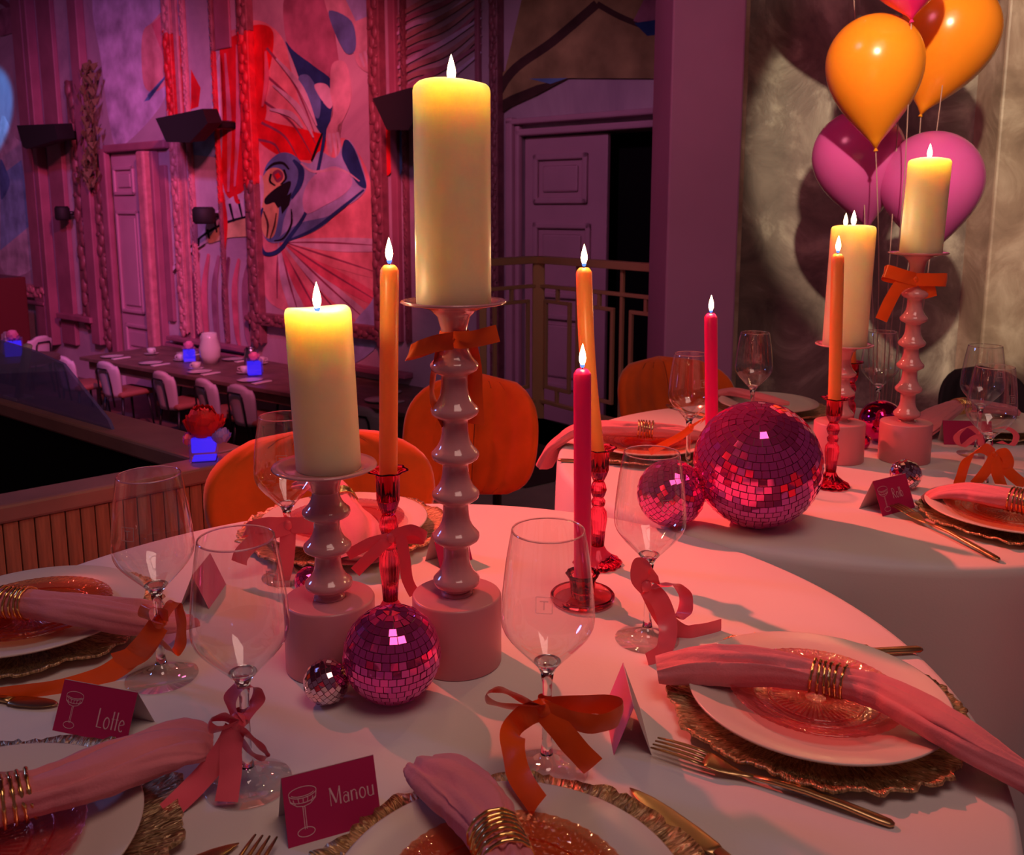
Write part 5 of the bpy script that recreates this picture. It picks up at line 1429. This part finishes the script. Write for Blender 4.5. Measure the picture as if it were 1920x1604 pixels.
N8 = npts([(1730, 938, .764, .012, .005, 0), (1760, 925, .778, .020, .009, 0), (1810, 922, .789, .023, .013, 0), (1860, 930, .793, .021, .014, 0), (1915, 940, .794, .017, .015, 0), (1980, 955, .792, .022, .014, 0), (2060, 975, .78, .026, .012, 0)])
napkin('pink linen napkin beside the fork on the farther table', N8, 27)
napkin_ring('gold napkin ring at the edge of the frame on the farther table', N8[4][:3], (Vector(N8[5][:3]) - Vector(N8[3][:3])), .0195, .0180)
fork('gold fork before the place card on the farther table', at_z(1670, 955, .752), at_z(1873, 1056, .75))
BS = at_z(1850, 790, .768); BS = (BS.x, BS.y)
charger('gold charger by the far place card', BS, .140, 91)
dinner_plate('cream dinner plate by the far place card', BS)
N9 = npts([(1718, 815, .758, .030, .006, 0), (1735, 796, .776, .034, .010, 0), (1765, 775, .788, .028, .013, 0), (1800, 762, .792, .017, .014, 0), (1840, 762, .790, .024, .013, 0), (1900, 770, .78, .03, .01, 0)])
napkin('pink linen napkin fanning out beside the tall stand of the farther table', N9, 33)
napkin_ring('gold napkin ring beside the tall stand of the farther table', N9[3][:3], (Vector(N9[4][:3]) - Vector(N9[2][:3])), .0185, .017)

# ------------------------------------------------------------------ place cards
def arc(cx, cy, rx, ry, a0, a1, n=14):
    return [(cx + rx * math.cos(math.radians(a0 + (a1 - a0) * i / n)), cy + ry * math.sin(math.radians(a0 + (a1 - a0) * i / n))) for i in range(n + 1)]
TK, TN = .085, .036
FONT = {
    'M': (.80, [([(.08, 0), (.08, .5), (.08, 1)], TN), ([(.08, 1), (.25, .55), (.40, .12)], TK * 1.3), ([(.40, .12), (.54, .6), (.66, 1)], TN), ([(.66, 1), (.66, .5), (.66, 0)], TK)]),
    'a': (.46, [(arc(.18, .20, .13, .20, 40, 320), TN * 1.5), ([(.34, .52), (.34, .3), (.34, 0)], TK), (arc(.20, .44, .14, .14, 20, 150), TN)]),
    'n': (.50, [([(.08, 0), (.08, .3), (.08, .58)], TK), (arc(.24, .40, .14, .18, 150, 20), TN * 1.4), ([(.38, .42), (.38, .2), (.38, 0)], TK)]),
    'o': (.50, [(arc(.24, .29, .17, .29, 90, 270), TK * .9), (arc(.24, .29, .17, .29, -90, 90), TN * 1.6)]),
    'u': (.50, [([(.08, .58), (.08, .3), (.08, .14)], TK), (arc(.23, .16, .15, .16, 180, 340), TN * 1.4), ([(.39, .58), (.39, .3), (.39, 0)], TK)]),
    'L': (.46, [([(.10, 1), (.10, .5), (.10, 0)], TK), ([(.10, .02), (.25, .02), (.42, .02)], TN)]),
    't': (.26, [([(.12, .95), (.12, .5), (.12, 0)], TK), ([(.02, .56), (.12, .56), (.22, .56)], TN * .8)]),
    'e': (.46, [(arc(.22, .29, .16, .29, 20, 310), TN * 1.8), ([(.06, .30), (.2, .33), (.37, .38)], TN)]),
    'R': (.58, [([(.10, 0), (.10, .5), (.10, 1)], TK), (arc(.14, .75, .28, .25, 90, -90), TN * 1.6), ([(.20, .50), (.36, .25), (.52, 0)], TK)]),
    'l': (.20, [([(.10, 1), (.10, .5), (.10, 0)], TK)]),
    'b': (.48, [([(.08, 1), (.08, .5), (.08, 0)], TK), (arc(.20, .28, .16, .28, 120, -120), TN * 1.6)]),
}
def place_card(label, BL, BR, slant, back_tilt, text, u0, v0, hgt, face='card', rear='card_white', dress=True, coupe=(.20, .46)):
    """BL, BR: lower corners of the front panel on the cloth; the ridge lies behind them"""
    BL = Vector(BL); BR = Vector(BR); ex = (BR - BL); W = ex.length; ex.normalize(); back = Vector((-ex.y, ex.x, 0))
    up = (back * math.sin(back_tilt) + Vector((0, 0, 1)) * math.cos(back_tilt)); nrm = ex.cross(up)      # nrm faces the viewer
    t = thing('place_card', label, 'place card', BL, 0, 'magenta place cards')
    def P3(u, v, o=0.0): return ex * u + up * v + nrm * o
    th = .0004
    def slab(a, b, c, d, n_):
        return Geo().add([a, b, c, d, a - n_ * th, b - n_ * th, c - n_ * th, d - n_ * th], [(0, 1, 2, 3), (7, 6, 5, 4), (0, 4, 5, 1), (1, 5, 6, 2), (2, 6, 7, 3), (3, 7, 4, 0)])
    fp = slab(P3(0, 0), P3(W, 0), P3(W, slant), P3(0, slant), nrm).build('front_panel', face, t, smooth=False)
    foot = back * (2 * slant * math.sin(back_tilt)); r0, r1 = P3(0, slant), P3(W, slant)
    nb = Vector((back.x, back.y, .4)).normalized()
    slab(ex * W + foot, foot, r0, r1, nb).build('back_panel', rear, t, smooth=False)
    if dress:
        q = Geo(); cx, cy = coupe[0] * W, coupe[1] * slant; k = slant * .5
        def tr(p): return [(cx + x * k, cy + y * k) for x, y in p]
        strokes(q, [tr(arc(0, .52, .42, .16, 0, 360, 24)), tr(arc(0, .52, .36, .11, 200, 340, 10)), tr([(-.42, .52), (-.38, .30), (-.2, .16), (0, .12), (.2, .16), (.38, .30), (.42, .52)]), tr(arc(0, .38, .40, .16, 195, 345, 12)),
                    tr([(-.03, .12), (-.03, -.2), (-.03, -.52)]), tr([(.03, .12), (.03, -.2), (.03, -.52)]), tr(arc(0, -.60, .26, .13, 0, 360, 20))] + [tr([(-.3 + i * .15, .36), (-.28 + i * .14, .28), (-.24 + i * .12, .22)]) for i in range(5)], .00055, lambda u, v: P3(u, v, .0003))
        q.build('coupe_drawing', 'ink', fp, smooth=False)
    if text:
        q = Geo(); x = u0 * W; sc = hgt * slant
        for chx in text:
            adv, st = FONT[chx]
            strokes(q, [([(x + a * sc, v0 * slant + b * sc) for a, b in ln], wd * sc) for ln, wd in st], .001, lambda u, v: P3(u, v, .0003))
            x += adv * sc
        q.build('lettering', 'ink', fp, smooth=False)
    return t
place_card('magenta place card reading Manou at the lower edge', at_z(541, 1592), at_z(716, 1542), .050, .42, 'Manou', .47, .42, .26)
place_card('magenta place card reading Lotte beside the wine glass', at_z(98, 1370), at_z(236, 1398), .045, .45, 'Lotte', .55, .22, .36)
place_card('magenta place card reading Rolb on the farther table', at_z(1655, 969), at_z(1716, 952), .056, .40, 'Rolb', .44, .40, .28)
a = at_z(1150, 1420); b = at_z(1220, 1416)
place_card('pink and white tent card seen edge on beside the orange bow', (.089, .806, .75), (.089, .728, .75), .049, .35, '', 0, 0, 0, 'card_pale', 'card_white', False)
place_card('magenta place card tucked behind the tall candle stand', at_z(826, 1068), at_z(886, 1050), .050, .38, '', 0, 0, 0, 'card', 'card_white', False)
place_card('magenta place card seen through the coral bowed glass', at_z(392, 1142), at_z(424, 1096), .046, .4, '', 0, 0, 0, 'card_pale', 'card_white', False)
place_card('magenta place card behind the pink bow on the farther table', at_z(1770, 834), at_z(1862, 836), .050, .35, '', 0, 0, 0, 'card', 'card_white', False)

# ------------------------------------------------------------------ ribbon bows
def bow_at(label, px, py, Y, mat, wpx, loops, tails, knot=.011, wrap=None):
    C = at_y(px, py, Y); s = depth(C) / CAM_F
    def fix(t):            # points given as ('on', x, y, z) lie on a surface at height z
        out = []
        for p in t:
            if p[0] == 'on':
                q = at_z(p[1], p[2], p[3]); p = ((q.x - C.x) / s, -(q.z - C.z) / s, (C.y - q.y) * 100)
            out.append(p)
        return out
    tails = [fix(t) for t in tails]
    return bow(label, C, s, mat, wpx * s, loops, tails, knot, 'satin ribbon bows', wrap)
def ax(pts, ang, ty):           # one loop: the band's width keeps one axis
    return [(p[0], p[1], p[2], ang, ty) for p in pts]
g = GP['A']
bow_at('wide orange satin bow on the glass at the front of the table', 1020, 1326, g.y - .006, 'ribbon_orange', 46,
       [ax([(0, 0, .3), (-36, -20, .5), (-78, -44, .7), (-104, -38, .6), (-104, -16, .4), (-60, -2, .2), (0, 2, 0)], 80, -1.1),
        ax([(0, 2, .3), (45, 14, .9), (96, 18, 1.3), (138, 8, .9), (140, -4, .2), (80, -2, -.3), (0, 0, 0)], 88, -.22)],
       [[(0, 2, .3), (-34, 10, .6), (-58, 32, .8), ('on', 962, 1396, .800), ('on', 972, 1452, .788), ('on', 1010, 1512, .779)],
        [(2, 4, .4), (28, 32, .9), (58, 70, 1.0), (92, 108, 1.0)]], .014, (.0050, .012, .006))
g = GP['B']
bow_at('curled coral ribbon on the glass before the mirror balls', 1211, 1098, g.y - .005, 'ribbon_pink', 36,
       [[(0, 0, .2, 60), (-14, -22, .6, 30), (-8, -50, .8, -30), (12, -34, .6, -60), (8, -8, .2, -20)],
        ax([(4, 4, .2), (26, 2, .0), (55, 0, -.4), (76, 24, -.6), (76, 56, -.6), (60, 68, -.4), (48, 60, -.2)], 20, -1.2)],
       [[(4, 6, .3), (24, 24, .6), (38, 60, .8), ('on', 1252, 1196, .765), ('on', 1238, 1228, .757), ('on', 1214, 1243, .753)],
        [(6, 8, 0), (36, 66, 0), ('on', 1275, 1186, .757), ('on', 1305, 1188, .755), ('on', 1352, 1178, .753)]], .012)
g = GP['C']
bow_at('orange satin bow on the glass before the plank parapet', 300, 1165, g.y - .005, 'ribbon_orange', 40,
       [ax([(0, 0, .4), (-20, -16, 1.0), (-14, -38, 1.2), (10, -30, .8), (6, -4, .3)], 10, -.8),
        ax([(2, 0, 0), (22, -30, -.1), (34, -36, 0), (40, 0, .2), (38, 40, .4), (22, 62, .2), (2, 40, 0)], 8, -.9)],
       [[(0, 4, .4), (-22, 34, .8), ('on', 240, 1238, .770), ('on', 185, 1272, .757), ('on', 100, 1296, .754), ('on', -10, 1310, .753)],
        [(-2, 6, .2), (-40, 62, .0), (-90, 84, 0)]], .014, (.0050, .012, .005))
g = GP['D']
bow_at('coral satin bow with a long tail on the glass beside Lotte', 447, 1352, g.y - .006, 'ribbon_pink', 42,
       [ax([(0, 0, .4), (-20, -20, .8), (-46, -14, 1.0), (-40, 8, .8), (0, 6, .2)], 60, -.7),
        ax([(0, -2, .1), (-14, -40, -.1), (6, -66, -.3), (32, -62, -.4), (36, -40, -.3), (8, -6, 0)], 10, -.9),
        ax([(2, 4, .6), (28, 20, 1.0), (54, 44, 1.2), (56, 62, 1.0), (28, 56, .7), (2, 26, .3)], 60, -.9)],
       [[(-4, 6, .5), (-10, 40, .9), ('on', 432, 1450, .775), ('on', 424, 1504, .757)],
        [(-4, 10, .3), (-24, 50, .8), ('on', 375, 1464, .768), ('on', 312, 1526, .757)]], .014, (.0050, .012, .006))
g = GP['H']
bow_at('coral satin bow on the glass behind the short candle', 541, 984, g.y - .005, 'ribbon_pink', 30,
       [[(0, 0, .2, 90), (-36, -4, .8, 85), (-74, 4, .6, 70), (-80, 12, 0, 70), (-40, 4, -.4, 90), (0, 0, 0, 90)],
        [(0, 0, .2, 90), (34, -2, .7, 92), (62, 0, .3, 95), (60, 8, -.3, 90), (0, 0, 0, 90)]],
       [[(0, 2, .3), (-50, 20, .8), (-84, 50, 1.0), (-92, 70, 1.0)], [(0, 2, .1), (-10, 90, .6), (-40, 150, 1.5), (-56, 176, 2.0)]], .012)
bow_at('orange satin bow tied under the plate of the tall stand', 850, 638, .899 - .018, 'ribbon_orange', 33,
       [[(0, 0, .4, 90), (-34, 4, 1.0, 85), (-70, 14, 1.0, 70), (-84, 24, .4, 66), (-66, 22, -.6, 72), (-30, 6, -.4, 90)],
        [(0, 0, -.2, 90), (34, -2, .3, 88), (84, -14, .4, 104)]],
       [[(24, 10, -3.4, 0), (34, 60, -3.4, 0), (36, 110, -3.2, -4), (40, 176, -3.0, -8)],
        [(-26, 6, -1.2, 0, 3.0), (-40, 70, -1.6, 0, 4.0), (-42, 120, -1.6, 0, 4.0), (-20, 170, -1.6, 30, 3.0)]], .004, (.0150, .0145, .018))
bow_at('orange satin bow on the tall stand before the balloons', 1716, 524, 1.678 - .018, 'ribbon_orange', 24,
       [[(0, 0, .4, 90), (-30, -8, .9, 80), (-58, -16, .6, 75), (-56, -8, -.5, 80), (-20, 0, -.2, 90)],
        [(0, 0, .4, 90), (28, 0, .9, 90), (56, 0, .5, 92), (54, 2, -.5, 90), (20, 0, -.2, 90)]],
       [[(0, 2, .3), (-30, 10, .8), (-46, 36, .8), (-62, 76, .8)], [(16, 4, 0), (28, 20, 0), (32, 34, 0)]], .012, (.0148, .010, .018))
bow_at('crimson satin bow on the ribbed candlestick behind the mirror ball', 733, 1008, .99 - .012, 'ribbon_pink', 22,
       [[(0, 0, .1, 100), (22, -12, .3, 110), (46, -16, .4, 100), (66, 2, 0, 70), (40, 4, -.4, 90), (6, 2, 0, 90)]],
       [[(-4, 2, .1), (-36, 8, .5), (-80, 30, .8)], [(-4, 4, .2), (-28, 24, .7), (-66, 62, 1.0)], [(18, -6, .2), (26, 40, .5), (30, 80, .5), (44, 110, .6)]], .010)
g = GP['G']
bow_at('orange satin bow on the nearest glass of the farther table', 1862, 852, g.y - .005, 'ribbon_orange', 21,
       [[(0, 0, .3, 80), (-26, -14, .8, 60), (-52, 4, 1.0, 20), (-62, 40, 1.0, 5), (-66, 58, 1.0, 5)], [(0, 0, .2, 60), (14, -6, .4, 40), (26, 10, .6, 10), (24, 30, .4, 0), (8, 8, .1, 40)]],
       [[(0, 2, .4), (-16, 30, .9), (-36, 56, 1.0)], [(0, 2, .4), (4, 30, .9), (16, 60, 1.0)], [(6, 2, .2), (30, 34, .6), (60, 58, .8)]], .011)
g = GP['K']
bow_at('pink satin bow with open loops by the far place card', 1836, 812, g.y - .06, 'ribbon_pink', 12,
       [[(0, 0, .3, 30), (-24, -14, .8, 20), (-46, 4, .9, 0), (-36, 24, .8, -20), (-14, 10, .5, -30), (0, 0, .2, 20)], [(4, 0, .3, 30), (40, -12, .6, 20), (66, 2, .6, 0), (60, 22, .6, -20), (36, 16, .4, 20)]],
       [[(0, 2, .3, 0), (2, 14, .4, 0), (4, 24, .5, 0)]], .008)
g = GP['J']
bow_at('orange satin ribbon trailing from the glass left of the largest mirror ball', 1296, 800, g.y - .006, 'ribbon_orange', 14,
       [[(0, 0, .2, 60), (20, -16, .6, 50), (36, -28, .4, 60), (20, -10, -.2, 60)]], [[(0, 2, .2), (-20, 16, .8), (-46, 28, 1.4), (-80, 44, 2.0)]], .010)

# ------------------------------------------------------------------ balloons
def balloon(label, px, py, rpx, tip, Y, mat, anchor):
    c = at_y(px, py, Y); k = depth(c) / CAM_F; r = rpx * k
    tp = at_y(tip[0], tip[1], Y); ax = (c - tp); L = ax.length
    t = thing('balloon', label, 'balloon', c, 0, 'balloons before the plaster wall')
    prof = []
    n = 26
    for i in range(n + 1):
        a = PI * i / n                      # from the crown to the neck
        u_ = (a - PI / 2) / (PI / 2)
        z = r * math.cos(a) if a < PI / 2 else -L * u_
        q = r * math.sin(a) if a < PI / 2 else r * max(0.0, 1 - u_ * u_) ** 1.15
        prof.append((max(q, .004), z))
    prof[0] = (0, r); prof.append((.0, -L))
    g = Geo().lathe(prof, 48)
    q = ax.normalized().to_track_quat('Z', 'Y').to_matrix().to_4x4()
    g.xf(q); g.build('skin', mat, t)
    g = Geo().lathe([(.003, .006), (.005, .002), (.003, 0), (.007, -.008), (.006, -.009), (0, -.006)], 14); g.xf(q @ Matrix.Translation((0, 0, -L))); g.build('knot', mat, t)
    k0 = tp - c; e = Vector(anchor) - c
    pts = spline([tuple(k0), tuple(k0 * .75 + e * .25 + Vector((.01, 0, -.02))), tuple(k0 * .4 + e * .6), tuple(e)], 8)
    Geo().tube(pts, .0016, 6).build('string', 'string', t)
    return t
AN = at_y(1652, 900, 2.95); AN = (AN.x, AN.y, .10)
balloon('orange balloon at the front of the cluster', 1640, 118, 88, (1642, 278), 2.72, 'bal_orange', AN)
balloon('orange balloon behind the front one at the top', 1778, 60, 92, (1727, 214), 3.00, 'bal_orange', AN)
balloon('orchid balloon under the front orange one', 1610, 292, 84, (1628, 428), 3.02, 'bal_purple', AN)
balloon('orchid balloon behind the candle on the tall stand', 1746, 340, 92, (1744, 478), 2.90, 'bal_purple', AN)
balloon('hot pink balloon cut by the upper edge', 1704, -68, 80, (1709, 36), 2.62, 'bal_magenta', AN)
balloon('unseen orange balloon added above the frame for its shadow', 1560, -170, 86, (1600, -20), 2.95, 'bal_orange', AN)  # this and the next two: unseen, added to shade the wall
balloon('unseen hot pink balloon added above the frame for its shadow', 1815, -190, 86, (1790, -50), 2.92, 'bal_magenta', AN)
balloon('unseen orchid balloon added atop the cluster for its shadow', 1690, -300, 86, (1695, -160), 2.85, 'bal_purple', AN)
w = thing('balloon_weight', 'small balloon weight on the floor behind the farther table', 'weight', (AN[0], AN[1], 0))
Geo().lathe([(0, 0), (.06, 0), (.065, .02), (.05, .08), (.01, .11), (0, .11)], 24).build('body', 'gold', w)
